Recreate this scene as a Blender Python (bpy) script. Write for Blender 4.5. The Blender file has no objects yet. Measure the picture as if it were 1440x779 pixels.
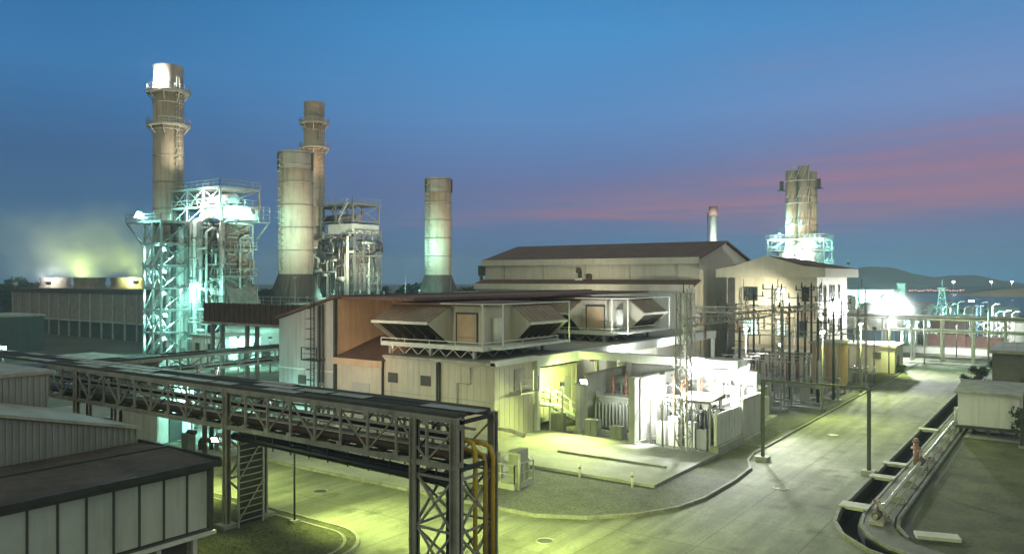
import bpy, math, random
from mathutils import Vector, Matrix
from mathutils.geometry import tessellate_polygon
random.seed(7)
S = bpy.context.scene
C = S.collection
R = math.radians
H = 12.5            # eye height of the photographer, metres
F = 1110.0          # focal length in pixels of the 1440 wide photograph
TH = math.atan2(790, 1110)
RT = (math.cos(TH), math.sin(TH))      # camera right, in plant coordinates
FW = (-math.sin(TH), math.cos(TH))     # camera forward

def at(px, d):
    """plan position at lateral pixel px and distance d"""
    X = (px - 720) / F * d
    return (RT[0]*X + FW[0]*d, RT[1]*X + FW[1]*d)
def w2p(X, Y):
    return (RT[0]*X + FW[0]*Y, RT[1]*X + FW[1]*Y)

# ------------------------------------------------------------------ materials
MATS = {}
def mat(key, col, rough=.6, metal=0.0, var=.18, scale=.6, streak=0.0, scol=(.05,.04,.03), bump=0.0, bscale=25.0, fine=0.0, spec=.4, coat=0.0):
    m = bpy.data.materials.new(key); m.use_nodes = True
    nt = m.node_tree; N = nt.nodes; L = nt.links
    b = N['Principled BSDF']
    b.inputs['Roughness'].default_value = rough
    b.inputs['Metallic'].default_value = metal
    b.inputs['Specular IOR Level'].default_value = spec
    tc = N.new('ShaderNodeTexCoord')
    n1 = N.new('ShaderNodeTexNoise'); n1.inputs['Scale'].default_value = scale; n1.inputs['Detail'].default_value = 7; n1.inputs['Roughness'].default_value = .62
    L.new(tc.outputs['Object'], n1.inputs['Vector'])
    r = N.new('ShaderNodeValToRGB')
    r.color_ramp.elements[0].position = .30; r.color_ramp.elements[1].position = .70
    r.color_ramp.elements[0].color = tuple(c*(1-var) for c in col)+(1,)
    r.color_ramp.elements[1].color = tuple(min(1, c*(1+var)) for c in col)+(1,)
    L.new(n1.outputs['Fac'], r.inputs['Fac'])
    out = r.outputs['Color']
    if streak:
        mp = N.new('ShaderNodeMapping'); mp.inputs['Scale'].default_value = (1.6, 1.6, .10)
        L.new(tc.outputs['Object'], mp.inputs['Vector'])
        n2 = N.new('ShaderNodeTexNoise'); n2.inputs['Scale'].default_value = 1.1; n2.inputs['Detail'].default_value = 6; n2.inputs['Roughness'].default_value = .7
        L.new(mp.outputs['Vector'], n2.inputs['Vector'])
        r2 = N.new('ShaderNodeValToRGB'); r2.color_ramp.elements[0].position = .48; r2.color_ramp.elements[1].position = .72
        r2.color_ramp.elements[0].color = (0,0,0,1); r2.color_ramp.elements[1].color = (streak,)*3+(1,)
        L.new(n2.outputs['Fac'], r2.inputs['Fac'])
        mx = N.new('ShaderNodeMixRGB'); mx.inputs[2].default_value = tuple(scol)+(1,)
        L.new(r2.outputs['Color'], mx.inputs[0]); L.new(out, mx.inputs[1]); out = mx.outputs[0]
    if fine:
        n3 = N.new('ShaderNodeTexNoise'); n3.inputs['Scale'].default_value = bscale; n3.inputs['Detail'].default_value = 4
        L.new(tc.outputs['Object'], n3.inputs['Vector'])
        r3 = N.new('ShaderNodeValToRGB'); r3.color_ramp.elements[0].position = .32; r3.color_ramp.elements[1].position = .68
        r3.color_ramp.elements[0].color = (1-fine,)*3+(1,); r3.color_ramp.elements[1].color = (1,1,1,1)
        L.new(n3.outputs['Fac'], r3.inputs['Fac'])
        mu = N.new('ShaderNodeMixRGB'); mu.blend_type = 'MULTIPLY'; mu.inputs[0].default_value = 1
        L.new(out, mu.inputs[1]); L.new(r3.outputs['Color'], mu.inputs[2]); out = mu.outputs[0]
    L.new(out, b.inputs['Base Color'])
    if bump:
        n4 = N.new('ShaderNodeTexNoise'); n4.inputs['Scale'].default_value = bscale; n4.inputs['Detail'].default_value = 5
        L.new(tc.outputs['Object'], n4.inputs['Vector'])
        bp = N.new('ShaderNodeBump'); bp.inputs['Strength'].default_value = bump; bp.inputs['Distance'].default_value = .05
        L.new(n4.outputs['Fac'], bp.inputs['Height']); L.new(bp.outputs['Normal'], b.inputs['Normal'])
    MATS[key] = m
    return m
def emit(key, col, st):
    m = bpy.data.materials.new(key); m.use_nodes = True
    b = m.node_tree.nodes['Principled BSDF']
    b.inputs['Base Color'].default_value = (.8,.8,.8,1)
    b.inputs['Emission Color'].default_value = tuple(col)+(1,)
    b.inputs['Emission Strength'].default_value = st
    MATS[key] = m

RUST = (.10,.045,.02)
mat('clad_cream', (.46,.43,.36), .55, var=.08, streak=.35, scol=(.22,.18,.12))
mat('clad_grey', (.36,.36,.34), .5, var=.08, streak=.4, scol=(.17,.15,.12))
mat('clad_white', (.60,.60,.55), .5, var=.08, streak=.35, scol=(.28,.25,.18))
mat('clad_tan', (.46,.33,.22), .6, var=.12, streak=.4, scol=(.2,.13,.08))
mat('corrugated', (.30,.31,.31), .42, .35, var=.12, streak=.35, scol=(.14,.13,.12))
mat('roof_brown', (.135,.075,.058), .8, var=.25, scale=.5, streak=.3, scol=(.05,.03,.025))
mat('roof_shed', (.085,.066,.060), .85, var=.35, scale=.7, streak=.5, scol=(.16,.14,.12), fine=.3, bscale=3)
mat('hood_brown', (.27,.205,.155), .6, var=.2, streak=.35)
mat('louvre_dark', (.055,.048,.034), .7, var=.2)
mat('panel_grey', (.44,.48,.45), .5, var=.10, scale=.5, streak=.45, scol=(.24,.25,.23))
mat('frame_dark', (.06,.06,.055), .5, var=.2)
mat('brick', (.22,.20,.18), .85, var=.3, scale=9, bump=.4, bscale=12)
mat('steel_grey', (.33,.32,.285), .6, .1, var=.25, scale=1.2, streak=.45, scol=RUST)
mat('steel_galv', (.34,.35,.34), .42, .6, var=.2, scale=1.5, streak=.3, scol=(.16,.13,.1))
mat('steel_dark', (.045,.048,.048), .5, .2, var=.3, scale=1.5)
mat('steel_white', (.58,.60,.57), .5, var=.12, streak=.35, scol=(.25,.18,.12))
mat('tray_dark', (.075,.076,.073), .6, var=.35, scale=1.2)
mat('pipe_black', (.020,.020,.021), .4, var=.3, scale=2)
mat('pipe_silver', (.42,.42,.40), .36, .7, var=.2, scale=1.2)
mat('pipe_brown', (.075,.050,.036), .6, var=.3, scale=1.5)
mat('pipe_rust', (.50,.33,.05), .65, var=.3, scale=1.5)
mat('pipe_ochre', (.40,.28,.06), .6, var=.25, scale=1.5)
mat('pipe_yellow', (.55,.40,.04), .45, var=.12, scale=1.5)
mat('paint_red', (.13,.09,.07), .45, var=.2)
mat('paint_red_dull', (.30,.17,.145), .6, var=.25)
mat('paint_blue', (.10,.18,.27), .5, var=.2)
mat('stack_clad', (.47,.385,.30), .6, .0, var=.16, scale=.5, streak=.6, scol=(.16,.10,.06))
mat('stack_tan', (.42,.345,.285), .6, .0, var=.18, scale=.4, streak=.7, scol=(.15,.10,.07))
mat('stack_cap', (.30,.25,.22), .6, var=.15, streak=.4)
mat('boiler_clad', (.24,.19,.16), .6, .1, var=.25, scale=.9, streak=.6, scol=(.11,.07,.05))
mat('duct_dark', (.070,.048,.040), .7, var=.3, streak=.4, scol=(.06,.035,.025))
mat('gallery_brown', (.085,.045,.032), .65, var=.35, scale=1.0, streak=.4)
mat('concrete', (.30,.295,.265), .85, var=.22, scale=.5, fine=.25, bscale=9, bump=.15)
mat('concrete_dark', (.17,.165,.15), .85, var=.3, scale=.6, fine=.3, bscale=9, bump=.2)
mat('kerb', (.23,.225,.20), .85, var=.3, scale=1.3, fine=.35, bscale=7, bump=.2)
mat('gravel', (.125,.125,.105), .95, var=.25, scale=1.0, fine=.6, bscale=7, bump=.8)
mat('earth', (.085,.08,.062), .95, var=.35, scale=.12, fine=.35, bscale=2.5, bump=.3)
mat('turf', (.082,.084,.040), .95, var=.45, scale=.45, streak=0, fine=.45, bscale=5, bump=.5)
mat('ditch_mud', (.025,.024,.02), .8, var=.3)
mat('cover_slab', (.42,.41,.38), .85, var=.15, scale=2)
mat('leaf', (.055,.085,.028), .8, var=.35, scale=2)
mat('leaf_dark', (.022,.034,.017), .85, var=.4, scale=1)
mat('bark', (.09,.065,.045), .9, var=.3, scale=3)
mat('porcelain', (.17,.085,.06), .3, var=.2)
mat('porcelain_grey', (.42,.43,.42), .3, var=.1)
mat('transformer_paint', (.20,.21,.19), .5, var=.2, streak=.4, scol=RUST)
mat('fire_wall', (.33,.33,.31), .85, var=.15, scale=.8, streak=.4, scol=(.2,.18,.14))
mat('rock', (.10,.11,.09), .95, var=.3, scale=.02)
mat('sand', (.42,.34,.22), .9, var=.2, scale=.03)
mat('glass_dark', (.02,.028,.032), .12, var=.1, spec=.6)
mat('lamp_metal', (.30,.31,.31), .4, .6, var=.1)
emit('glow_white', (.95,1,.95), 60); emit('glow_cyan', (.45,1,.92), 45); emit('glow_green', (.85,1,.5), 50); emit('glow_far', (.8,.95,1), 35)
emit('glow_red', (1,.45,.4), .9)
emit('window_cyan', (.35,.9,.85), .75); emit('window_white', (.9,1,.95), 1.6)
emit('glow_warm', (1,.75,.4), 25)

def road_material():
    m = mat('road_concrete', (.25,.255,.19), .85, var=.28, scale=.16, fine=.22, bscale=6, bump=.12)
    nt = m.node_tree; N = nt.nodes; L = nt.links; b = N['Principled BSDF']
    src = b.inputs['Base Color'].links[0].from_socket
    tc = N.new('ShaderNodeTexCoord')
    # slab joints every few metres, and long tyre wear stains
    br = N.new('ShaderNodeTexBrick'); br.inputs['Scale'].default_value = 1; br.offset = 0
    br.inputs['Brick Width'].default_value = 4.15; br.inputs['Row Height'].default_value = 5.0; br.inputs['Mortar Size'].default_value = .035
    br.inputs['Color1'].default_value = (1,1,1,1); br.inputs['Color2'].default_value = (.86,.87,.86,1); br.inputs['Mortar'].default_value = (.45,.45,.45,1)
    mp = N.new('ShaderNodeMapping'); mp.inputs['Location'].default_value = (18.5,0,0)
    L.new(tc.outputs['Object'], mp.inputs['Vector']); L.new(mp.outputs['Vector'], br.inputs['Vector'])
    mu = N.new('ShaderNodeMixRGB'); mu.blend_type = 'MULTIPLY'; mu.inputs[0].default_value = .8
    L.new(src, mu.inputs[1]); L.new(br.outputs['Color'], mu.inputs[2])
    n = N.new('ShaderNodeTexNoise'); n.inputs['Scale'].default_value = .35; n.inputs['Detail'].default_value = 8; n.inputs['Roughness'].default_value = .65
    mp2 = N.new('ShaderNodeMapping'); mp2.inputs['Scale'].default_value = (1,.35,1)
    L.new(tc.outputs['Object'], mp2.inputs['Vector']); L.new(mp2.outputs['Vector'], n.inputs['Vector'])
    r = N.new('ShaderNodeValToRGB'); r.color_ramp.elements[0].position = .42; r.color_ramp.elements[1].position = .62
    r.color_ramp.elements[0].color = (.42,.42,.40,1); r.color_ramp.elements[1].color = (1,1,1,1)
    L.new(n.outputs['Fac'], r.inputs['Fac'])
    m2 = N.new('ShaderNodeMixRGB'); m2.blend_type = 'MULTIPLY'; m2.inputs[0].default_value = .75
    L.new(mu.outputs[0], m2.inputs[1]); L.new(r.outputs['Color'], m2.inputs[2])
    # tyre tracks along the road and dark oil spots
    mp3 = N.new('ShaderNodeMapping'); mp3.inputs['Scale'].default_value = (1.6,.06,1)
    L.new(tc.outputs['Object'], mp3.inputs['Vector'])
    n5 = N.new('ShaderNodeTexNoise'); n5.inputs['Scale'].default_value = 1.0; n5.inputs['Detail'].default_value = 5; L.new(mp3.outputs['Vector'], n5.inputs['Vector'])
    r5 = N.new('ShaderNodeValToRGB'); r5.color_ramp.elements[0].position = .36; r5.color_ramp.elements[1].position = .56; r5.color_ramp.elements[0].color = (.62,.62,.60,1)
    L.new(n5.outputs['Fac'], r5.inputs['Fac'])
    m5 = N.new('ShaderNodeMixRGB'); m5.blend_type = 'MULTIPLY'; m5.inputs[0].default_value = .7; L.new(m2.outputs[0], m5.inputs[1]); L.new(r5.outputs['Color'], m5.inputs[2])
    vo = N.new('ShaderNodeTexVoronoi'); vo.inputs['Scale'].default_value = .42; vo.inputs['Randomness'].default_value = 1; L.new(tc.outputs['Object'], vo.inputs['Vector'])
    n6 = N.new('ShaderNodeTexNoise'); n6.inputs['Scale'].default_value = 2.2; n6.inputs['Detail'].default_value = 5; L.new(tc.outputs['Object'], n6.inputs['Vector'])
    ad6 = N.new('ShaderNodeMath'); ad6.operation = 'MULTIPLY_ADD'; ad6.inputs[1].default_value = .5; L.new(n6.outputs['Fac'], ad6.inputs[0]); L.new(vo.outputs['Distance'], ad6.inputs[2])
    r6 = N.new('ShaderNodeValToRGB'); r6.color_ramp.elements[0].position = .36; r6.color_ramp.elements[1].position = .52; r6.color_ramp.elements[0].color = (.5,.5,.47,1)
    L.new(ad6.outputs[0], r6.inputs['Fac'])
    m6 = N.new('ShaderNodeMixRGB'); m6.blend_type = 'MULTIPLY'; m6.inputs[0].default_value = .8; L.new(m5.outputs[0], m6.inputs[1]); L.new(r6.outputs['Color'], m6.inputs[2])
    L.new(m6.outputs[0], b.inputs['Base Color'])
road_material()

def sea_material():
    m = mat('sea_water', (.03,.14,.24), .38, var=.1, spec=.25)
    nt = m.node_tree; N = nt.nodes; L = nt.links
    tc = N.new('ShaderNodeTexCoord'); n = N.new('ShaderNodeTexNoise'); n.inputs['Scale'].default_value = .35; n.inputs['Detail'].default_value = 5
    L.new(tc.outputs['Object'], n.inputs['Vector'])
    bp = N.new('ShaderNodeBump'); bp.inputs['Strength'].default_value = .5; bp.inputs['Distance'].default_value = .3
    L.new(n.outputs['Fac'], bp.inputs['Height']); L.new(bp.outputs['Normal'], N['Principled BSDF'].inputs['Normal'])
sea_material()

# ------------------------------------------------------------------ mesh builder
class MB:
    def __init__(s): s.v = []; s.f = []; s.smooth = set()
    def face(s, pts):
        n = len(s.v); s.v += [tuple(p) for p in pts]; s.f.append(tuple(range(n, n+len(pts)))); return s
    def box(s, x0, x1, y0, y1, z0, z1):
        n = len(s.v)
        s.v += [(x0,y0,z0),(x1,y0,z0),(x1,y1,z0),(x0,y1,z0),(x0,y0,z1),(x1,y0,z1),(x1,y1,z1),(x0,y1,z1)]
        for q in ((0,3,2,1),(4,5,6,7),(0,1,5,4),(1,2,6,5),(2,3,7,6),(3,0,4,7)): s.f.append(tuple(n+i for i in q))
        return s
    def beam(s, p, q, w, h=None):
        p = Vector(p); q = Vector(q); h = h or w
        d = (q-p)
        if d.length < 1e-6: return s
        d.normalize()
        up = Vector((0,0,1)) if abs(d.z) < .95 else Vector((0,1,0))
        a = d.cross(up).normalized()*w/2; b = d.cross(a).normalized()*h/2
        n = len(s.v)
        for c in (p, q):
            for sa, sb in ((-1,-1),(1,-1),(1,1),(-1,1)): s.v.append(tuple(c+a*sa+b*sb))
        for t in ((0,1,2,3),(7,6,5,4),(0,4,5,1),(1,5,6,2),(2,6,7,3),(3,7,4,0)): s.f.append(tuple(n+i for i in t))
        return s
    def tube(s, pts, r, n=8, caps=True):
        pts = [Vector(p) for p in pts]; base = len(s.v); m = len(pts)
        prev = None
        for i, p in enumerate(pts):
            d = (pts[min(i+1,m-1)]-pts[max(i-1,0)]).normalized()
            if prev is None:
                up = Vector((0,0,1)) if abs(d.z) < .9 else Vector((1,0,0))
                a = d.cross(up).normalized()
            else:
                a = (prev - d*prev.dot(d)).normalized()
            prev = a; b = d.cross(a)
            rr = r[i] if isinstance(r, (list,tuple)) else r
            for k in range(n):
                t = 2*math.pi*k/n; s.v.append(tuple(p+(a*math.cos(t)+b*math.sin(t))*rr))
        for i in range(m-1):
            for k in range(n):
                s.smooth.add(len(s.f))
                s.f.append((base+i*n+k, base+i*n+(k+1)%n, base+(i+1)*n+(k+1)%n, base+(i+1)*n+k))
        if caps:
            s.f.append(tuple(base+k for k in range(n))[::-1]); s.f.append(tuple(base+(m-1)*n+k for k in range(n)))
        return s
    def cyl(s, x, y, z0, z1, r0, r1=None, n=24): 
        return s.tube([(x,y,z0),(x,y,z1)], [r0, r0 if r1 is None else r1], n)
    def prism(s, prof, axis, lo, hi):
        n = len(s.v); k = len(prof)
        for c in (lo, hi):
            for a, b in prof:
                s.v.append((c,a,b) if axis == 'x' else ((a,c,b) if axis == 'y' else (a,b,c)))
        s.f.append(tuple(range(n, n+k))[::-1]); s.f.append(tuple(range(n+k, n+2*k)))
        for i in range(k): s.f.append((n+i, n+(i+1)%k, n+k+(i+1)%k, n+k+i))
        return s
    def sweep(s, pts, w, z0, z1, off=0.0):
        L = []; Rr = []; m = len(pts)
        for i, p in enumerate(pts):
            a = Vector(pts[max(i-1,0)]); b = Vector(pts[min(i+1,m-1)]); d = (b-a).normalized(); nn = Vector((-d.y, d.x))
            c = Vector(p)+nn*off
            L.append(c+nn*w/2); Rr.append(c-nn*w/2)
        for i in range(m-1):
            n = len(s.v)
            for z in (z0, z1):
                for c in (L[i], Rr[i], Rr[i+1], L[i+1]): s.v.append((c.x,c.y,z))
            fs = [(4,5,6,7),(0,4,7,3),(1,2,6,5)]
            if i == 0: fs.append((0,1,5,4))
            if i == m-2: fs.append((3,7,6,2))
            for t in fs: s.f.append(tuple(n+j for j in t))
        return s
    def rail(s, pts, h=1.05, step=1.6, r=.035, mid=True):
        for p, q in zip(pts, pts[1:]):
            p = Vector(p); q = Vector(q); k = max(1, int((q-p).length/step))
            for i in range(k+1):
                c = p.lerp(q, i/k); s.beam(c, c+Vector((0,0,h)), r*2)
            u = Vector((0,0,h)); s.beam(p+u, q+u, r*2)
            if mid: s.beam(p+u*.5, q+u*.5, r*1.4)
        return s
    def lattice(s, x, y, z0, z1, w0, w1, n, t=.09, d=.05):
        L = []
        for i in range(n+1):
            k = i/n; w = (w0+(w1-w0)*k)/2; z = z0+(z1-z0)*k
            L.append([Vector((x+sx*w, y+sy*w, z)) for sx, sy in ((-1,-1),(1,-1),(1,1),(-1,1))])
        for j in range(4): s.beam(L[0][j], L[n][j], t)
        for i in range(n):
            for j in range(4):
                k = (j+1)%4
                if (i+j) % 2: s.beam(L[i][j], L[i+1][k], d)
                else: s.beam(L[i][k], L[i+1][j], d)
                s.beam(L[i+1][j], L[i+1][k], d)
        return s
    def boom(s, p, q, w, n, t=.07, d=.045):
        p = Vector(p); q = Vector(q); dd = (q-p).normalized(); a = dd.cross(Vector((0,0,1))).normalized()*w/2; b = Vector((0,0,w/2))
        L = [[p.lerp(q, i/n)+a*sa+b*sb for sa, sb in ((-1,-1),(1,-1),(1,1),(-1,1))] for i in range(n+1)]
        for j in range(4): s.beam(L[0][j], L[n][j], t)
        for i in range(n):
            for j in range(4):
                k = (j+1)%4
                if (i+j) % 2: s.beam(L[i][j], L[i+1][k], d)
                else: s.beam(L[i][k], L[i+1][j], d)
        return s
    def ribs_x(s, x0, x1, y, z0, z1f, step=.5, w=.08, dep=.04):
        """vertical ribs on a face of constant y (proud by dep towards -y)"""
        k = int((x1-x0)/step)
        for i in range(k+1):
            x = x0+(x1-x0)*i/max(1,k); z1 = z1f(x) if callable(z1f) else z1f
            s.box(x-w/2, x+w/2, y-dep, y+.002, z0, z1)
        return s
    def ribs_y(s, y0, y1, x, z0, z1f, step=.5, w=.08, dep=.04):
        k = int((y1-y0)/step)
        for i in range(k+1):
            y = y0+(y1-y0)*i/max(1,k); z1 = z1f(y) if callable(z1f) else z1f
            s.box(x-.002, x+dep, y-w/2, y+w/2, z0, z1)
        return s
    def build(s, name, m, parent=None, origin=None):
        o0 = Vector((0,0,0))
        if parent is not None:
            root = parent
            while root.parent is not None: root = root.parent
            o0 = Vector(root.location)
        elif origin is not None: o0 = Vector(origin)
        me = bpy.data.meshes.new(name)
        me.from_pydata([(x-o0.x, y-o0.y, z-o0.z) for x,y,z in s.v], [], s.f)
        me.materials.append(MATS[m])
        for i in s.smooth: me.polygons[i].use_smooth = True
        o = bpy.data.objects.new(name, me); C.objects.link(o)
        if parent is not None: o.parent = parent
        else: o.location = o0
        return o
def tag(o, label, cat, group=None):
    o['label'] = label; o['category'] = cat
    if group: o['group'] = group
    return o
def thing(name, loc, label, cat, group=None):
    o = bpy.data.objects.new(name, None); C.objects.link(o); o.location = loc; o.empty_display_size = .3
    return tag(o, label, cat, group)
KIDS = {}
def copy_tree(o, loc, label=None, group=None):
    r = o.copy(); C.objects.link(r); r.location = loc
    if label: r['label'] = label
    if group: r['group'] = group
    for ch in list(o.children):
        c = ch.copy(); C.objects.link(c); c.parent = r
        for g in list(ch.children):
            d = g.copy(); C.objects.link(d); d.parent = c
    return r
def struct(o, kind='structure'):
    o['kind'] = kind; return o
def sheet(name, pts, z, m, holes=()):
    loops = [[Vector((x,y,0)) for x,y in pts]]+[[Vector((x,y,0)) for x,y in h] for h in holes]
    tris = tessellate_polygon(loops)
    flat = [p for l in loops for p in l]
    me = bpy.data.meshes.new(name)
    fs = []
    for t in tris:
        a, b, c = (flat[i] for i in t)
        fs.append(tuple(t) if (b-a).cross(c-a).z > 0 else tuple(t)[::-1])
    me.from_pydata([(p.x,p.y,z) for p in flat], [], fs); me.materials.append(MATS[m])
    o = bpy.data.objects.new(name, me); C.objects.link(o)
    return struct(o)
LP = 1.2
def light(name, loc, col, power, parent=None, aim=None, angle=120, blend=1.0, rad=.35):
    ld = bpy.data.lights.new(name, 'SPOT' if aim is not None else 'POINT')
    ld.color = col; ld.energy = power*LP; ld.shadow_soft_size = rad
    o = bpy.data.objects.new(name, ld); C.objects.link(o)
    l = Vector(loc)
    if aim is not None:
        ld.spot_size = R(angle); ld.spot_blend = blend
        o.rotation_euler = (Vector(aim)-l).to_track_quat('-Z','Y').to_euler()
    if parent is not None:
        root = parent
        while root.parent is not None: root = root.parent
        o.parent = parent; l = l-Vector(root.location)
    o.location = l
    return o
WHITE = (.95,1,.93); GREEN = (.80,1,.27); CYAN = (.34,1,.84); AMBER = (1,.50,.22); CREAM = (1,.95,.68)
PEACH = (1,.68,.43)
GL = {PEACH:'glow_warm', WHITE:'glow_white', GREEN:'glow_green', CYAN:'glow_cyan', AMBER:'glow_warm', CREAM:'glow_warm'}
def floodlight(loc, aim, col, power, label, group=None, base=None, size=.5, angle=130, glow=None):
    """a lamp head with its bracket or pole, and the light it throws; base = height of the foot of its pole"""
    l = Vector(loc); a = (Vector(aim)-l).normalized()
    t = thing('floodlight', (l.x, l.y, base if base is not None else l.z-.35), label, 'floodlight', group)
    w = size
    side = a.cross(Vector((0,0,1)))
    side = side.normalized() if side.length > .01 else Vector((1,0,0))
    up = side.cross(a).normalized()
    hb = MB()
    back = l - a*.34*w
    # tapered lamp housing
    n0 = [back+side*sx*w*.35+up*sy*w*.3 for sx,sy in ((-1,-1),(1,-1),(1,1),(-1,1))]
    n1 = [l+side*sx*w*.55+up*sy*w*.45 for sx,sy in ((-1,-1),(1,-1),(1,1),(-1,1))]
    k = len(hb.v); hb.v += [tuple(p) for p in n0+n1]
    for q in ((3,2,1,0),(0,1,5,4),(1,2,6,5),(2,3,7,6),(3,0,4,7)): hb.f.append(tuple(k+i for i in q))
    hb.build('housing', 'lamp_metal', t)
    lb = MB(); f0 = [l+a*.01*w+side*sx*w*.5+up*sy*w*.4 for sx,sy in ((-1,-1),(1,-1),(1,1),(-1,1))]
    f1 = [l+a*.16*w+side*sx*w*.34+up*sy*w*.26 for sx,sy in ((-1,-1),(1,-1),(1,1),(-1,1))]
    k = len(lb.v); lb.v += [tuple(p) for p in f0+f1]
    for q in ((4,5,6,7),(0,1,5,4),(1,2,6,5),(2,3,7,6),(3,0,4,7)): lb.f.append(tuple(k+i for i in q))
    lb.build('lens', glow or GL[col], t)
    br = MB()
    if base is not None: br.tube([(l.x,l.y,base),(l.x,l.y,l.z-.45*w)], [.09,.06], 8); br.build('pole', 'steel_grey', t)
    else: br.beam(back-Vector((0,0,.5*w)), back, .07); br.beam(back-Vector((0,0,.5*w))+side*.2, back-Vector((0,0,.5*w))-side*.2, .06); br.build('bracket', 'steel_grey', t)
    light('lamp_light', l+a*.3*w, col, power, t, aim=l+a*10, angle=angle)
    return t

# ------------------------------------------------------------------ the setting
DC = [(-9.65,150),(-9.65,47),(-9.62,44.6),(-9.35,42.6),(-8.6,40.8),(-7.3,39.3),(-5.2,38.2),(-2,37.6),(12,37.4)]
def offset(pts, d):
    out = []
    for i, p in enumerate(pts):
        a = Vector(pts[max(i-1,0)]); b = Vector(pts[min(i+1,len(pts)-1)]); t = (b-a).normalized()
        out.append((p[0]-t.y*d, p[1]+t.x*d))
    return out
d1 = offset(DC, .45); d2 = offset(DC, -.45)
hole = d1 + d2[::-1]
big = [w2p(-1150,-150), w2p(1150,-150), w2p(1150,1560), w2p(-1150,1560)]
sheet('ground', big, 0, 'earth', [hole])
db = MB()
for i in range(len(DC)-1):
    a0,a1,b0,b1 = d1[i],d1[i+1],d2[i],d2[i+1]
    db.face([(*a0,-.8),(*b0,-.8),(*b1,-.8),(*a1,-.8)])
    db.face([(*a0,0),(*a0,-.8),(*a1,-.8),(*a1,0)]); db.face([(*b0,-.8),(*b0,0),(*b1,0),(*b1,-.8)])
struct(db.build('drainage_channel', 'ditch_mud'))
edge = d2  # road side of the channel (right turn): pavement stops there
road_edge = [p for p in offset(DC, -.5)]
pav = [(-120,-6),(30,-6),(30,36.6)] + road_edge[::-1][1:] + [(-120,150)]
sheet('road', pav, .004, 'road_concrete')
kb = MB(); kb.sweep(DC, .16, -.02, .13, off=.62); kb.sweep(DC, .16, -.02, .16, off=-.62)
struct(kb.build('kerb', 'kerb'))
# left grass island with its curved double kerb
def arc(cx, cy, r, a0, a1, n=10): return [(cx+r*math.cos(R(a0+(a1-a0)*i/n)), cy+r*math.sin(R(a0+(a1-a0)*i/n))) for i in range(n+1)]
isl = [(-90,27.1)] + arc(-29.9,23.9,3.2,90,0) + [(-26.7,10)]
sheet('lawn', isl+[(-29.4,10),(-29.4,20.5),(-46,20.5),(-46,22),(-90,22)], .10, 'turf')
kb = MB(); kb.sweep(isl, .16, 0, .15, off=.06); kb.sweep(isl, .14, 0, .13, off=-.55)
struct(kb.build('kerb', 'kerb'))
gt = MB(); gt.sweep(isl, .42, 0, .02, off=-.26); struct(gt.build('drainage_channel', 'ditch_mud'))
# gravel island, apron, yards
gi = [(-26.8,34.3),(-23,34.4),(-20.6,35.6),(-18.7,37.6),(-17.5,39.9),(-17.0,42.5),(-16.95,47.5),(-20.1,47.4),(-20.1,42.9),(-29.6,42.9)]
sheet('gravel', gi, .11, 'gravel')
kb = MB(); kb.sweep([(-46,34.2)]+gi[:7]+[(-17.2,51),(-18.1,53.2),(-18.5,55.5)], .15, 0, .17, off=0); kb.sweep([(-18.5,55.5),(-18.5,128)], .16, 0, .15)
struct(kb.build('kerb', 'kerb'))
sheet('lawn', [(-80,34.4),(-30,34.4),(-29.7,42.8),(-80,42.8)], .085, 'concrete')
ab = MB(); ab.prism([(-53,42.9),(-20.2,42.9),(-20.2,47.2),(-20.2,53.4),(-53,53.4)], 'z', -.05, .27); struct(ab.build('apron_slab', 'concrete'))
sheet('lawn', [(-20.1,47.5),(-17.0,47.5),(-17.2,51),(-18.1,53.2),(-18.6,55.5),(-18.6,58),(-20.1,58)], .09, 'turf')
kb = MB(); kb.sweep([(-29.6,47.2),(-21.4,47.2)], .16, .27, .40); struct(kb.build('kerb','kerb'))
sheet('yard_gravel', [(-45,53.5),(-19.2,53.5),(-19.2,100),(-45,100)], .03, 'gravel')
sheet('lawn', [(-19.1,66),(-18.6,66),(-18.6,120),(-25,120),(-25,101),(-19.1,101)], .06, 'turf')
# right verge
rv = [p for p in offset(DC, .72)]
sheet('lawn', rv[:7][::1] + [(-2,38.6),(40,38.6),(40,150)], .05, 'turf')
sw = offset(DC[:7], .72); sw2 = offset(DC[:7], 2.1)
sheet('footpath', sw + sw2[::-1], .10, 'concrete_dark')
ef = MB(); ef.sweep(offset(DC[:5], 2.3), .18, 0, .16); struct(ef.build('kerb', 'kerb'))
tr = MB(); tr.sweep(offset(DC[:5], 2.72), .45, .03, .058); struct(tr.build('drainage_channel', 'ditch_mud'))
sheet('paved_plot', [(-7.0,70.5),(2,70.5),(2,112),(-7.0,112)], .09, 'concrete_dark')
# far shore, water, hills
sheet('sea', [w2p(55,262), w2p(900,262), w2p(1100,900), w2p(100,900)], .06, 'sea_water')
fs = MB()
def ridge(mb, X0, X1, Y0, Y1, hf, n=60, m=5):
    base = len(mb.v)
    for j in range(m+1):
        for i in range(n+1):
            X = X0+(X1-X0)*i/n; Y = Y0+(Y1-Y0)*j/m
            z = hf(X)*math.sin(math.pi*j/m) - .3
            mb.v.append((*w2p(X,Y), z))
    for j in range(m):
        for i in range(n):
            k = base+j*(n+1)+i; mb.smooth.add(len(mb.f)); mb.f.append((k,k+1,k+n+2,k+n+1))
ridge(fs, 90, 900, 610, 760, lambda X: 2.2+1.2*math.sin(X*.021)+.8*math.sin(X*.09)+.5*math.sin(X*.31))
struct(fs.build('far_shore', 'earth'))
sb = MB(); ridge(sb, 318, 460, 520, 575, lambda X: 6.2*max(0,math.sin(math.pi*(X-318)/142))**.5+.35); struct(sb.build('sandbank', 'sand'))
hl = MB()
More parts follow.
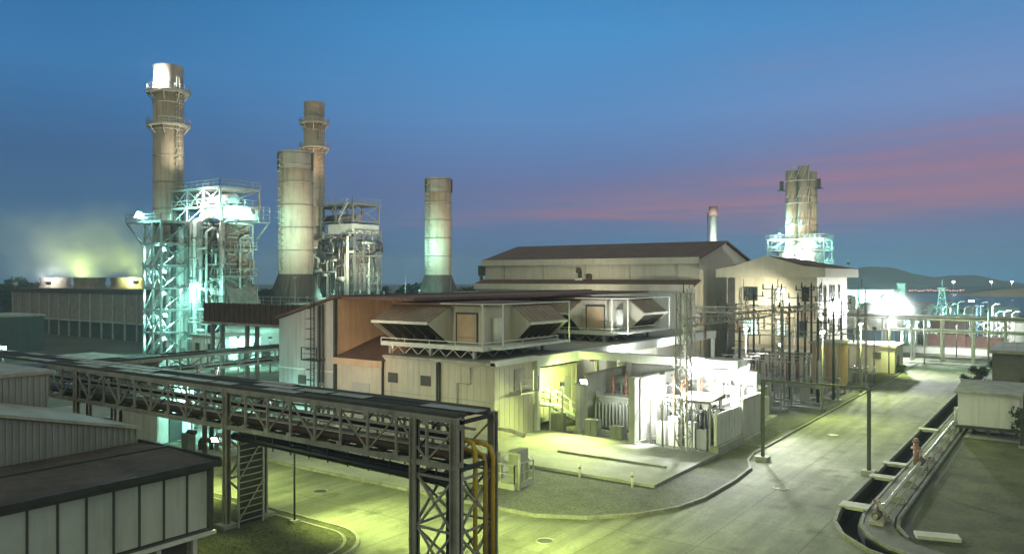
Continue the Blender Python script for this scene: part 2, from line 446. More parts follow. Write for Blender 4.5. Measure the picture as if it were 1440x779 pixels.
def hill(X):
    k = (X-655)/1.0
    return 31*math.exp(-(k/95)**2) + 16*math.exp(-((X-820)/60)**2)  + 22*math.exp(-((X-520)/80)**2)+1.1*math.sin(X*.05)+.7*math.sin(X*.13+1)
ridge(hl, 300, 1150, 1330, 1480, hill, 120, 6)
struct(hl.build('hills', 'rock'))

# ------------------------------------------------------------------ low buildings at the lower left
b = thing('panelled_building', (-33,12,0), 'low shed with pale grey panel wall and dark brown roof, nearest the camera', 'building')
m = MB(); m.box(-34.0,-30.2,-2,19.5,0,1.86); m.build('brick_base', 'brick', b)
m = MB(); m.box(-35.8,-29.86,-2,19.7,1.98,4.5); m.build('wall_panel', 'panel_grey', b)
m = MB()
for i in range(21):
    y = -.6+i*1.02
    m.box(-29.9,-29.80,y-.035,y+.035,1.9,4.5)
m.box(-29.9,-29.79,-2,19.9,4.38,4.52); m.box(-29.9,-29.78,-2,19.9,1.80,1.93); m.box(-29.95,-29.75,19.75,19.95,1.7,4.6)
m.build('panel_frame', 'frame_dark', b)
m = MB(); m.prism([(-36.0,4.56),(-29.6,4.56),(-29.6,4.72),(-33.5,4.86),(-36.0,4.78)], 'y', -2, 20.15); m.build('roof', 'roof_shed', b)
m = MB(); m.box(-33.62,-33.40,-2,20.15,4.84,4.92); m.box(-29.66,-29.52,-2,20.2,4.55,4.80); m.box(-36.05,-29.6,20.1,20.22,4.5,4.90); m.build('roof_flashing', 'steel_dark', b)
for y in (19.2,17.6,15.2): 
    m = MB(); m.box(-30.12,-29.92,y-.1,y+.1,0,1.8); m.build('post', 'steel_white', b)
for y0,y1 in ((16.1,17.2),(17.85,18.95)):
    m = MB(); m.box(-30.2,-30.17,y0,y1,.3,1.8)
    for i in range(14): m.box(-30.2,-30.12,y0,y1,.35+i*.1,.41+i*.1)
    m.build('louvre', 'frame_dark', b)
m = MB(); m.box(-29.86,-29.62,-2,20.0,1.70,1.84); m.build('sill', 'steel_white', b)

b = thing('corrugated_shed', (-40,12,0), 'corrugated grey metal shed with sloping top, behind the low panelled shed', 'shed')
top = lambda y: 5.4+(20-y)*.235
m = MB(); m.prism([(3,0),(20,0),(20,5.4),(3,5.4+17*.235)], 'x', -45, -35.84); m.ribs_y(3.1,19.95,-35.84,4.5,lambda y: top(y)-.03,.26,.09,.05); m.build('wall', 'corrugated', b)
m = MB(); m.prism([(2.9,5.44+17.1*.235),(20.15,5.40),(20.15,5.54),(2.9,5.58+17.1*.235)], 'x', -45.2, -35.6); m.build('roof', 'steel_grey', b)
b = thing('corrugated_shed', (-52,12,0), 'taller corrugated grey shed at the left beneath the end of the pipe bridge', 'shed')
m = MB(); m.box(-58,-45.5,2,20.4,0,7.3); m.ribs_y(2.1,20.3,-45.5,4,7.25,.3,.1,.05); m.build('wall', 'corrugated', b)
m = MB(); m.box(-58.2,-45.3,1.8,20.6,7.31,7.5); m.build('roof', 'steel_grey', b)

# ------------------------------------------------------------------ gas turbine hall, annex, filter houses
b = thing('turbine_hall', (-56,68,0), 'tall grey and tan clad hall with a sloping roof beside the intake filter houses', 'building')
slope = lambda x: 8.7+(x+60.4)/7.7*2.0
m = MB(); m.prism([(-60.4,0),(-52.7,0),(-52.7,10.7),(-60.4,8.7)], 'y', 47.4, 92)
m.ribs_x(-60.3,-52.75,47.4,0.3,lambda x: slope(x)-.05,.55,.05,.025); m.build('wall', 'clad_grey', b)
m = MB(); m.box(-52.69,-52.6,47.6,91.8,5.9,10.6); m.ribs_y(47.7,91.8,-52.6,6.0,10.55,.6,.05,.025); m.build('wall_cladding', 'clad_tan', b)
m = MB(); m.prism([(-60.7,8.72),(-52.5,10.80),(-52.5,11.0),(-60.7,8.92)], 'y', 47.1, 92.3); m.build('roof', 'roof_brown', b)
m = MB(); m.box(-52.52,-44,47.9,91.8,10.62,10.86); m.build('roof_canopy', 'roof_brown', b)
m = MB(); m.box(-52.75,-52.50,47.15,47.37,0.3,10.7); m.build('corner_trim', 'steel_dark', b)
m = MB(); m.tube([(-54.6,47.15,.3),(-54.6,47.15,10.1)],.14,8); m.build('downpipe', 'steel_dark', b); m = MB(); m.tube([(-54.1,47.15,.3),(-54.1,47.15,10.2)],.10,8); m.build('downpipe', 'steel_dark', b)
m = MB()
for x in (-55.4,-54.95): m.beam((x,46.9,.4),(x,46.9,10.6),.07)
for i in range(34): m.beam((-55.4,46.9,.6+i*.3),(-54.95,46.9,.6+i*.3),.04)
for i in range(9):
    z = 2.6+i*.9
    m.tube([(-55.5,46.9,z),(-55.5,46.35,z),(-54.85,46.35,z),(-54.85,46.9,z)],.03,5)
m.build('ladder', 'steel_dark', b)
m = MB(); m.box(-56.0,-54.0,46.3,47.35,5.2,5.32); m.rail([(-56,46.35,5.3),(-54,46.35,5.3)]); m.build('platform', 'steel_dark', b)

b = thing('turbine_annex', (-44,60,0), 'long low cream clad annex with dark lean-to roof under the filter houses', 'building')
m = MB()
m.box(-52.6,-46.9,47.4,91,0,5.6)             # left bay
m.box(-46.85,-35.4,47.45,52.7,0,5.9)
m.box(-46.85,-38.6,52.7,91,0,5.9)
m.ribs_x(-52.5,-47,47.4,.3,5.3,.6,.05,.02); m.ribs_x(-46.7,-35.5,47.45,.3,5.7,.6,.05,.02); m.ribs_y(47.5,52.6,-35.4,.3,5.7,.6,.05,.02); m.build('wall', 'clad_cream', b)
m = MB(); m.prism([(47.0,5.45),(52.5,7.0),(52.5,7.15),(47.0,5.6)], 'x', -52.55, -46.7); m.build('roof', 'roof_brown', b)
m = MB(); m.box(-52.6,-46.7,46.93,47.05,5.05,5.62); m.build('fascia', 'clad_tan', b)
m = MB(); m.box(-46.7,-35.1,47.1,92,5.92,6.15); m.build('flat_roof', 'steel_grey', b)
m = MB(); m.box(-35.45,-35.05,52.75,91.5,5.35,6.2); m.box(-35.5,-35.0,47.1,52.75,5.9,6.3); m.build('edge_beam', 'steel_white', b)
for y in (53.0,67.3,75,83,91):
    m = MB(); m.box(-35.42,-35.06,y-.2,y+.2,0.27,5.34); m.build('column', 'steel_white', b)
m = MB(); m.box(-46.95,-46.85,47.2,47.4,.3,5.6); m.build('downpipe', 'steel_dark', b); m = MB(); m.box(-41.0,-40.85,47.25,47.43,.3,5.85); m.build('downpipe', 'steel_dark', b); m = MB(); m.tube([(-40.7,47.28,.3),(-40.7,47.28,5.9)],.09,8); m.build('downpipe', 'steel_dark', b)
m = MB(); m.box(-50.6,-48.5,47.32,47.41,0.3,3.6); m.build('door', 'clad_grey', b)
m = MB(); m.box(-35.42,-34.3,49.4,51.9,3.6,3.7); m.rail([(-34.35,49.4,3.7),(-34.35,51.9,3.7)]); m.box(-35.4,-35.3,50,51.4,3.75,5.4); m.build('balcony', 'steel_grey', b)

m = MB(); m.box(-60.35,-52.8,47.33,47.40,4.2,4.32); m.box(-60.35,-52.8,47.33,47.40,.3,.75); m.build('base_flashing', 'clad_white', bpy.data.objects['turbine_hall'])
m = MB(); m.box(-59.4,-58.2,47.30,47.39,.3,2.6); m.build('door', 'steel_grey', bpy.data.objects['turbine_hall'])
m = MB(); m.box(-57.6,-56.6,47.30,47.39,2.9,3.7); m.build('wall_vent', 'louvre_dark', bpy.data.objects['turbine_hall'])
m = MB(); m.box(-46.7,-35.5,47.37,47.44,.3,.7); m.box(-46.7,-35.5,47.37,47.43,3.1,3.18); m.build('base_flashing', 'clad_grey', bpy.data.objects['turbine_annex'])
m = MB(); m.tube([(-38.9,47.3,.3),(-38.9,47.3,4.4),(-37.6,47.3,4.4),(-37.6,47.3,5.7)],.05,7); m.build('conduit', 'steel_grey', bpy.data.objects['turbine_annex'])
m = MB(); m.box(-39.2,-38.5,47.22,47.40,1.2,2.1); m.build('junction_box', 'transformer_paint', bpy.data.objects['turbine_annex'])
m = MB(); m.box(-44.6,-43.3,47.32,47.43,.3,2.5); m.build('door', 'clad_grey', bpy.data.objects['turbine_annex'])
for x in (-45.8,-42.2):
    m = MB(); m.box(x-.5,x+.5,47.32,47.43,3.9,4.7); m.build('wall_vent', 'frame_dark', bpy.data.objects['turbine_annex'])
def filter_house(y0, lab):
    """intake filter house on a braced platform with rain hoods on two sides"""
    x0, x1, y1 = -47.3, -37.9, y0+9.3
    t = thing('filter_house', (-43.2,y0+4.6,6.16), lab, 'filter house', 'air intake filter houses on the turbine annex')
    zb, zt = 7.05, 10.35
    m = MB(); m.box(x0+.3,x1-.05,y0+.3,y1,zb+.16,zt-.1); m.build('body', 'clad_cream', t)
    m = MB(); m.box(x0-.2,x1+.2,y0-.2,y1+.3,zt-.1,zt+.10); m.build('roof', 'roof_brown', t)
    m = MB(); m.box(x0-.6,x1+.9,y0-1.2,y1+.5,zb-.22,zb+.14); m.build('platform', 'steel_white' , t)
    # hood on the face towards -y
    hx1 = x1-3.4
    m = MB(); dep = 2.7
    m.prism([(y0+.28,zt-.05),(y0+.28,zt-.17),(y0-dep,8.86),(y0-dep,9.0)], 'x', x0-.2, hx1)
    for i in range(15):
        x = x0-.1+i*(hx1-x0)/14.2; m.beam((x,y0+.28,zt-.03),(x,y0-dep,9.02),.06)
    hd = m.build('hood', 'hood_brown', t)
    m = MB(); m.box(x0-.2,hx1,y0-dep-.06,y0-dep+.02,8.82,9.04); m.build('hood_lip', 'steel_white', hd)
    for x in (x0-.2,hx1):
        m = MB(); m.prism([(y0+.28,zt-.1),(y0-dep,8.9),(y0-.1,zb+.15),(y0+.28,zb+.15)], 'x', x-.04, x+.04); m.build('hood_cheek', 'clad_cream', hd)
    m = MB()
    for i in range(5):
        x = x0+.5+i*(hx1-x0-1)/4; m.prism([(y0-dep+.15,8.8),(y0-.2,zb+.25),(y0+.2,zb+.25),(y0+.2,8.8)], 'x', x-.05, x+.05)
    m.box(x0,hx1-.05,y0+.2,y0+.29,zb+.16,zt-.2); m.build('louvre', 'louvre_dark', hd)
    # hood on the +x face
    hy0 = y0+4.0; dp = 1.9
    m = MB(); m.prism([(x1-.06,zt-.05),(x1-.06,zt-.17),(x1+dp,8.72),(x1+dp,8.86)], 'y', hy0, y1+.2)
    for i in range(9):
        y = hy0+.05+i*(y1-hy0+.1)/8; m.beam((x1-.06,y,zt-.03),(x1+dp,y,8.88),.06)
    hd = m.build('hood', 'hood_brown', t)
    m = MB(); m.box(x1+dp-.02,x1+dp+.06,hy0-.1,y1+.3,8.68,8.90); m.build('hood_lip', 'steel_white', hd)
    for y in (hy0,y1+.2):
        m = MB(); m.prism([(x1-.06,zt-.1),(x1+dp,8.76),(x1+.3,zb+.2),(x1-.06,zb+.2)], 'y', y-.04, y+.04); m.build('hood_cheek', 'clad_cream', hd)
    m = MB()
    for i in range(6):
        y = hy0+.4+i*(y1-hy0-.6)/5; m.prism([(x1+dp-.15,8.66),(x1+.2,zb+.3),(x1-.02,zb+.3),(x1-.02,8.66)], 'y', y-.05, y+.05)
    m.build('louvre', 'louvre_dark', hd)
    # doors, pipes and panels at the corner
    m = MB(); m.box(hx1+.6,hx1+2.6,y0+.2,y0+.31,zb+.2,9.6); m.build('door', 'clad_tan', t)
    m = MB(); m.box(hx1+.5,hx1+.6,y0+.16,y0+.31,zb+.2,9.7); m.box(hx1+2.6,hx1+2.7,y0+.16,y0+.31,zb+.2,9.7); m.box(hx1+.5,hx1+2.7,y0+.16,y0+.31,9.6,9.72); m.build('door_frame', 'frame_dark', t)
    m = MB(); m.cyl(x1+.2,y0+1.6,zb+.14,9.3,.42); m.build('duct_pipe', 'steel_white', t)
    m = MB(); m.rail([(x0-.6,y0-1.15,zb+.14),(x1+.85,y0-1.15,zb+.14),(x1+.85,y1+.4,zb+.14)],h=.28,step=2.4,mid=False)
    for p in ((x1+.85,y0-1.15),(x1+2.1,y0-.2),(x1+2.1,y1+.3)): m.beam((p[0],p[1],zb-.1),(p[0],p[1],zt+.15),.09)
    m.beam((x1+.85,y0-1.15,zt+.12),(x1+2.1,y0-.2,zt+.12),.09); m.beam((x1+2.1,y0-.2,zt+.12),(x1+2.1,y1+.3,zt+.12),.10); m.beam((x1-3.4,y0-1.15,zt+.12),(x1+.85,y0-1.15,zt+.12),.08)
    m.beam((x1+.85,y0-1.15,zt-.02),(x1-.2,y0,zt-.02),.07); m.box(x1+.9,x1+2.1,y0-.4,y1+.3,zb-.1,zb+.1)
    m.build('railing', 'steel_white', t)
    for x in (x0+.2,(x0+x1)/2,x1-.2):
        for y in (y0-.8,y1-.4):
            m = MB(); m.box(x-.13,x+.13,y-.13,y+.13,6.16,zb-.22); m.build('leg', 'steel_grey', t)
    m = MB()
    for i in range(6):
        x = x0+.3+i*1.5; m.beam((x,y0-.8,6.2),(x+.75,y0-.8,zb-.25),.09); m.beam((x+.75,y0-.8,zb-.25),(x+1.5,y0-.8,6.2),.09)
    for i in range(4):
        y = y0-.6+i*2.2; m.beam((x1-.2,y,6.2),(x1-.2,y+1.1,zb-.25),.09); m.beam((x1-.2,y+1.1,zb-.25),(x1-.2,y+2.2,6.2),.09)
    m.build('bracing', 'steel_grey', t)
    return t
fh = filter_house(49.3, 'nearer filter house with brown slatted rain hoods, in front of the tan wall')
copy_tree(fh, (fh.location.x, fh.location.y+20.9, fh.location.z), 'farther filter house with grey brown hoods, before the large brown roofed hall')

# yellow lit enclosure with outside stair, under the white edge beam
b = thing('equipment_enclosure', (-40,57.3,0), 'pale yellow lit metal enclosure with an outside stair beneath the white beam', 'enclosure')
m = MB(); m.box(-38.55,-36.6,53.7,61.5,.3,4.75); m.ribs_y(53.8,61.4,-36.6,.35,4.7,.75,.07,.04); m.build('wall', 'clad_cream', b)
m = MB(); m.box(-38.5,-36.3,53.5,61.7,4.76,4.95); m.build('roof', 'steel_grey', b)
m = MB(); m.box(-36.6,-36.5,59.2,60.3,1.7,3.8); m.build('door', 'clad_grey', b)
m = MB()
for s in (-35.3,-34.3): m.beam((s,54.6,2.2),(s,58.6,.27),.08,.2)
for i in range(10): m.box(-35.3,-34.3,54.7+i*.39,55.0+i*.39,2.05-i*.19,2.1-i*.19)
m.box(-36.55,-34.3,53.5,54.7,2.15,2.25); m.rail([(-34.3,53.5,2.25),(-34.3,54.6,2.25),(-34.3,58.6,.3)]); m.rail([(-35.3,54.6,2.25),(-35.3,58.6,.3)]); m.rail([(-36.5,53.5,2.25),(-34.3,53.5,2.25)])
for x in (-36.3,-34.35): m.beam((x,53.55,.27),(x,53.55,2.2),.1)
m.build('stair', 'steel_white', b)

# ------------------------------------------------------------------ steam turbine hall and control building
b = thing('steam_turbine_hall', (-65,112,0), 'large pale hall with long dark brown gabled roof and cream gable end', 'building')
xl, xr = -80, -42.6
m = MB(); m.prism([(102.6,0),(130.4,0),(130.4,11.3),(124.7,13.0),(124.7,15.3),(114.7,17.8),(104.7,15.3),(104.7,12.0),(102.6,11.3)], 'x', xl, xr)
m.ribs_x(xl+.1,xr-.1,102.6,.2,10.4,.9,.06,.03); m.build('wall', 'clad_grey', b)
m = MB(); m.prism([(102.7,0.2),(130.3,0.2),(130.3,11.2),(124.6,12.9),(124.6,15.2),(114.7,17.65),(104.8,15.2),(104.8,11.9),(102.7,11.2)], 'x', xr+.002, xr+.1)
m.ribs_y(102.8,130.2,xr+.1,.3,10.8,.8,.05,.03); m.build('gable', 'clad_cream', b)
m = MB(); m.box(xl+.2,xr-.2,104.62,104.69,12.2,14.5); m.ribs_x(xl+.3,xr-.3,104.62,12.2,14.4,1.0,.05,.03); m.build('upper_cladding', 'clad_cream', b)
for i in range(5):
    x = xl+4+i*7.6
    m = MB(); m.box(x-.08,x+.08,104.45,104.57,12.3,14.45); m.build('downpipe', 'clad_grey', b)
for s in (1,-1):
    m = MB(); y = lambda v: 114.7+s*v
    m.prism([(y(0),17.82),(y(-10.5),15.18) ,(y(-10.5),15.40),(y(0),18.06)], 'x', xl-.4, xr+.5); m.build('roof', 'roof_brown', b)
m = MB(); m.prism([(104.6,12.06),(102.2,11.36),(102.2,11.6),(104.6,12.26)], 'x', xl-.4, xr+.4); m.build('lean_to_roof', 'roof_brown', b)
m = MB(); m.prism([(124.8,13.06),(130.8,11.26),(130.8,11.5),(124.8,13.3)], 'x', xl-.4, xr+.4); m.build('lean_to_roof', 'roof_brown', b)
m = MB(); m.box(xl-.3,xr+.3,104.05,104.18,14.5,15.42); m.box(xl-.3,xr+.3,102.05,102.2,10.7,11.6); m.build('fascia', 'clad_cream', b)
m = MB(); m.box(xr+.08,xr+.16,108,111,0.2,4.2); m.build('roller_door', 'clad_grey', b)
for x in (-45.5,-48.4):
    m = MB(); m.box(x-.55,x+.55,102.42,102.56,1.0,3.4); m.build('window', 'glass_dark', b)
def roof_vent(x, y, z, lab):
    t = thing('roof_ventilator', (x,y,z), lab, 'ventilator')
    m = MB(); m.box(x-.6,x+.6,y-.5,y+.5,z,z+.9); m.build('base', 'clad_white', t)
    m = MB(); m.tube([(x,y,z+.9),(x,y,z+1.7),(x+.1,y-.5,z+2.1),(x+.1,y-1.0,z+1.9)],.34,10); m.build('exhaust_pipe', 'pipe_brown', t)
    m = MB(); m.cyl(x+1.6,y,z-.1,z+1.3,.5); m.cyl(x+1.6,y,z+1.3,z+1.6,.72,.1); m.build('cowl', 'gallery_brown', t)
roof_vent(*at(816,121),11.6,'brown capped ventilator on the lean-to roof of the large hall')
x, y = at(676,134)
t = thing('wall_louvre_box', (x,y,12.9), 'dark square vent box at the far left end of the large hall', 'vent'); m = MB(); m.box(x-.1,x+1.4,y-.6,y+.6,12.9,14.6); m.build('box', 'frame_dark', t)
m = MB(); m.box(x-.05,x+.25,y-.3,y+.3,11.6,12.88); m.build('stub', 'steel_grey', t)

def window(parent, x, y, z0, z1, w, face, glass, muntin=True):
    m = MB()
    if face == 'y':
        m.box(x-w/2-.1,x+w/2+.1,y-.07,y+.0,z0-.1,z0); m.box(x-w/2-.1,x+w/2+.1,y-.07,y,z1,z1+.1); m.box(x-w/2-.1,x-w/2,y-.07,y,z0,z1); m.box(x+w/2,x+w/2+.1,y-.07,y,z0,z1)
        if muntin: m.box(x-.04,x+.04,y-.06,y-.025,z0,z1); m.box(x-w/2,x+w/2,y-.06,y-.025,(z0+z1)/2-.04,(z0+z1)/2+.04)
        o = m.build('window', 'frame_dark', parent); g = MB(); g.box(x-w/2,x+w/2,y-.02,y-.003,z0,z1)
    else:
        m.box(x,x+.07,y-w/2-.1,y+w/2+.1,z0-.1,z0); m.box(x,x+.07,y-w/2-.1,y+w/2+.1,z1,z1+.1); m.box(x,x+.07,y-w/2-.1,y-w/2,z0,z1); m.box(x,x+.07,y+w/2,y+w/2+.1,z0,z1)
        if muntin: m.box(x+.025,x+.06,y-w/2,y+w/2,(z0+z1)/2-.04,(z0+z1)/2+.04)
        o = m.build('window', 'frame_dark', parent); g = MB(); g.box(x+.003,x+.02,y-w/2,y+w/2,z0,z1)
    g.build('pane', glass, o)
b = thing('control_building', (-32,112,0), 'three storey cream control building with hipped brown roof and lit windows', 'building')
m = MB(); m.box(-38,-26.5,103.9,120,0,12.75); m.build('wall', 'clad_cream', b)
m = MB(); m.prism([(-39.3,12.6),(-25.2,12.6),(-25.2,13.75),(-28,14.05),(-32.6,15.4),(-36.6,14.2),(-39.3,13.7)], 'y', 102.6, 103.0); m.build('pediment', 'clad_cream', b)
m = MB(); m.box(-25.6,-25.2,103.01,121.2,12.6,13.75); m.box(-39.3,-25.61,103.01,121.2,12.6,12.72); m.box(-39.3,-39.0,103.01,121.2,12.6,13.7); m.build('fascia', 'clad_cream', b)
m = MB()
A = [(-39.2,103.1,13.8),(-25.3,103.1,13.8),(-25.3,121.3,13.8),(-39.2,121.3,13.8)]; P = (-32.6,104.5,15.35); Q = (-32.6,116,15.35)
m.face([A[0],A[1],P]); m.face([A[1],A[2],Q,P]); m.face([A[2],A[3],Q]); m.face([A[3],A[0],P,Q]); m.face(A[::-1]); m.build('roof', 'roof_brown', b)
window(b,-35,103.9,9.6,11.25,1.7,'y','glass_dark'); window(b,-31.0,103.9,9.6,11.25,1.05,'y','window_white')
window(b,-35,103.9,5.0,6.9,1.9,'y','window_cyan'); window(b,-31.0,103.9,5.0,6.9,1.05,'y','window_cyan')
window(b,-27.9,103.9,9.6,11.25,.8,'y','glass_dark')
window(b,-28.2,103.9,5.0,6.9,.8,'y','glass_dark')
for z0,z1 in ((9.4,11.5),(5.2,7.0),(1.3,3.2)):
    for y in (105.7,107.9,110.8,112.4,115.5): window(b,-26.5,y,z0,z1,.75,'x','glass_dark')
m = MB(); m.box(-38.2,-26.4,103.72,103.895,7.7,7.95); m.box(-38.2,-26.4,103.72,103.895,3.6,3.85); m.box(-26.48,-26.3,103.9,120,7.7,7.95); m.box(-26.48,-26.3,103.9,120,3.6,3.85); m.build('band_course', 'clad_tan', b)
m = MB(); m.box(-38.02,-37.1,103.6,103.88,0,12.5); m.build('downpipe', 'frame_dark', b)
m = MB(); m.box(-37,-27,102.3,103.7,3.1,3.3)
for x in (-36.5,-33.5,-30.5,-27.5): m.box(x-.15,x+.15,102.4,102.7,0,3.1)
m.build('porch', 'steel_white', b)

# ------------------------------------------------------------------ stacks
def ring_platform(parent, x, y, z, r, w=1.1):
    m = MB(); n = 24
    for i in range(n):
        a0, a1 = 2*math.pi*i/n, 2*math.pi*(i+1)/n
        P = [(x+rr*math.cos(a), y+rr*math.sin(a)) for rr, a in ((r,a0),(r+w,a0),(r+w,a1),(r,a1))]
        m.prism(P, 'z', z-.18, z)
        if i % 3 == 0: m.beam((x+(r+w*.95)*math.cos(a0),y+(r+w*.95)*math.sin(a0),z-.15),(x+r*math.cos(a0),y+r*math.sin(a0),z-1.5),.16)
    pl = m.build('platform', 'steel_grey', parent)
    m = MB()
    for i in range(n):
        a0, a1 = 2*math.pi*i/n, 2*math.pi*(i+1)/n; q = r+w-.06
        p0 = (x+q*math.cos(a0),y+q*math.sin(a0)); p1 = (x+q*math.cos(a1),y+q*math.sin(a1))
        m.beam((*p0,z),(*p0,z+1.1),.06); m.beam((*p0,z+1.1),(*p1,z+1.1),.07); m.beam((*p0,z+.55),(*p1,z+.55),.05); m.beam((*p0,z+.1),(*p1,z+.1),.12)
    m.build('railing', 'steel_galv', pl)
def ladder_run(parent, x, y, r, ang, z0, z1):
    m = MB(); c, s = math.cos(ang), math.sin(ang); q = r+.35
    for t in (-.25,.25): m.beam((x+q*c-s*t,y+q*s+c*t,z0),(x+q*c-s*t,y+q*s+c*t,z1),.08)
    k = int((z1-z0)/1.0)
    for i in range(k):
        z = z0+i; m.tube([(x+r*c-s*.45,y+r*s+c*.45,z),(x+(r+1)*c-s*.35,y+(r+1)*s+c*.35,z),(x+(r+1)*c+s*.35,y+(r+1)*s-c*.35,z),(x+r*c+s*.45,y+r*s-c*.45,z)],.05,4)
    m.build('caged_ladder', 'steel_grey', parent)
def exhaust_stack(px, d, r, ztop, plats, label, cap_h=3.2, base=0):
    x, y = at(px, d)
    t = thing('exhaust_stack', (x,y,base), label, 'chimney stack')
    m = MB(); m.tube([(x,y,base),(x,y,ztop-cap_h-.02)], r, 40); sh = m.build('shaft', 'stack_tan', t)
    m = MB()
    z = base+6
    while z < ztop-cap_h-2: m.tube([(x,y,z),(x,y,z+.22)], r+.07, 40); z += 4.6
    m.build('stiffener_band', 'stack_cap', sh)
    m = MB(); m.tube([(x,y,ztop-cap_h),(x,y,ztop)], r*.97, 40, caps=False); m.tube([(x,y,ztop),(x,y,ztop-cap_h)], r*.90, 40, caps=False); m.tube([(x,y,ztop-.02),(x,y,ztop+.14)], r*1.03, 40, caps=False); m.build('cap', 'stack_cap', t)
    for z in plats: ring_platform(t, x, y, z, r)
    ladder_run(t, x, y, r, math.atan2(-y,-x)+.55, base+14, ztop-2)
    return t
exhaust_stack(237, 138, 2.52, 49.2, (44.8,39.0), 'tallest stack, with brightly lit white cap and two ring platforms', 3.6)
exhaust_stack(442, 188, 2.45, 54.0, (49.2,43.4), 'slim tan stack with two ring platforms, behind the banded stack', 3.4)

def bypass_stack(px, d, label):
    x, y = at(px, d); t = thing('bypass_stack', (x,y,0), label, 'chimney stack', 'bypass stacks')
    r = 3.0
    m = MB(); m.tube([(x,y,13.2),(x,y,34.6)], r, 48); sh = m.build('shaft', 'stack_clad', t)
    for z in (17.2,21.2,25.2,29.2,32.2): MB().tube([(x,y,z),(x,y,z+.26)], r+.09, 48).build('band', 'stack_cap', sh)
    m = MB(); m.tube([(x,y,34.4),(x,y,34.75)], r+.12, 48, caps=False); m.build('band', 'stack_cap', sh)
    m = MB(); m.tube([(x,y,31.6),(x,y,34.3)], r+.05, 48, caps=False); m.build('top_ring', 'stack_cap', sh)
    for a in (.4,2.6,4.4):
        m = MB(); m.beam((x+3.2*math.cos(a),y+3.2*math.sin(a),31.6),(x+3.2*math.cos(a),y+3.2*math.sin(a),34.4),.25); m.build('lug', 'frame_dark', sh)
    m = MB(); q = 3.7; n = len(m.v); k = 24
    sq = []
    for i in range(k):
        a = 2*math.pi*(i+.5)/k; c, s = math.cos(a), math.sin(a); f = q/max(abs(c),abs(s)); sq.append((x+c*f,y+s*f,9.0)); 
    top = [(x+r*math.cos(2*math.pi*(i+.5)/k),y+r*math.sin(2*math.pi*(i+.5)/k),13.2) for i in range(k)]
    for i in range(k): m.face([sq[i],sq[(i+1)%k],top[(i+1)%k],top[i]])
    m.build('transition_cone', 'duct_dark', t)
    m = MB(); m.box(x-q,x+q,y-q,y+q,5.2,9.0)
    for i in range(6): m.box(x-q-.08,x+q+.08,y-q-.08,y-q+.1,5.4+i*.65,5.5+i*.65); m.box(x+q-.1,x+q+.08,y-q-.08,y+q,5.4+i*.65,5.5+i*.65)
    m.build('silencer_box', 'duct_dark', t)
    for sx in (-1,1):
        for sy in (-1,1):
            m = MB(); m.box(x+sx*3.3-.25,x+sx*3.3+.25,y+sy*3.3-.25,y+sy*3.3+.25,0,5.18); m.build('leg', 'steel_grey', t)
    m = MB(); m.box(x-q-14,x-q-.02,y-3,y+3,4.5,8.5); m.build('duct', 'duct_dark', t)
    ladder_run(t, x, y, r, math.atan2(-y,-x)-.9, 14, 34)
    return t
bp = bypass_stack(416, 140, 'thick banded bypass stack on a dark cone, beside the slim platformed stack')
x, y = at(616,177); copy_tree(bp, (x,y,0), 'banded bypass stack standing alone, between the boiler steelwork and the large hall')

# ------------------------------------------------------------------ heat recovery boilers
def frame_grid(m, xs, ys, zs, t=.3, diag=True):
    for x in xs:
        for y in ys: m.beam((x,y,zs[0]),(x,y,zs[-1]),t)
    for z in zs[1:]:
        for y in ys: m.beam((xs[0],y,z),(xs[-1],y,z),t*.8)
        for x in xs: m.beam((x,ys[0],z),(x,ys[-1],z),t*.8)
    if diag:
        for i in range(len(zs)-1):
            z0, z1 = zs[i], zs[i+1]
            for j in range(len(xs)-1):
                m.beam((xs[j],ys[0],z0),(xs[j+1],ys[0],z1),t*.5)
                if i % 2: m.beam((xs[j+1],ys[0],z0),(xs[j],ys[0],z1),t*.5)
            for j in range(len(ys)-1):
                m.beam((xs[-1],ys[j],z0),(xs[-1],ys[j+1],z1),t*.5)
                if i % 2 == 0: m.beam((xs[-1],ys[j+1],z0),(xs[-1],ys[j],z1),t*.5)
    return m
t = thing('heat_recovery_boiler', (-119,78,0), 'tall boiler tower of teal lit lattice steel and brown casing below the brightest stack', 'boiler')
m = MB(); m.box(-126.2,-113,78,82.6,6,21.8)
for i in range(14): m.box(-126.3,-112.92,77.9,78.02,6.8+i*1.08,6.98+i*1.08); m.box(-113.02,-112.9,77.95,82.65,6.8+i*1.08,6.98+i*1.08)
for i in range(5): m.box(-113.02,-112.86,78+i*1.1,78.2+i*1.1,6,21.8)
for i in range(9): m.box(-126.2+i*1.6,-126.0+i*1.6,77.86,78.02,6,21.8)
m.build('casing', 'boiler_clad', t)
m = MB(); frame_grid(m, (-118.8,-115.9,-112.6), (77.4,82.9), (6,8.2,10.4,12.6,14.8,17,19.2,21.4), .24); m.build('casing_frame', 'steel_grey', t)
for i,z in enumerate((8.4,12.8,17.2)):
    m = MB(); m.box(-119,-112.2,76.6,77.5,z,z+.1); m.box(-112.5,-111.5,76.6,83,z,z+.1); m.rail([(-119,76.65,z+.1),(-111.55,76.65,z+.1),(-111.55,83,z+.1)],1.1,1.2,.035); m.build('gallery', 'steel_grey', t)
gb = random.Random(8)
for i in range(12):
    x = -118.5+gb.random()*5; z = 7+gb.random()*12; m = MB(); m.tube([(x,77.2,z),(x+1.5+gb.random()*1.5,77.2,z),(x+2.2,77.2,z+1.8)],.12+gb.random()*.16,7); m.build('cross_pipe', gb.choice(('pipe_silver','steel_white','pipe_brown')), t)
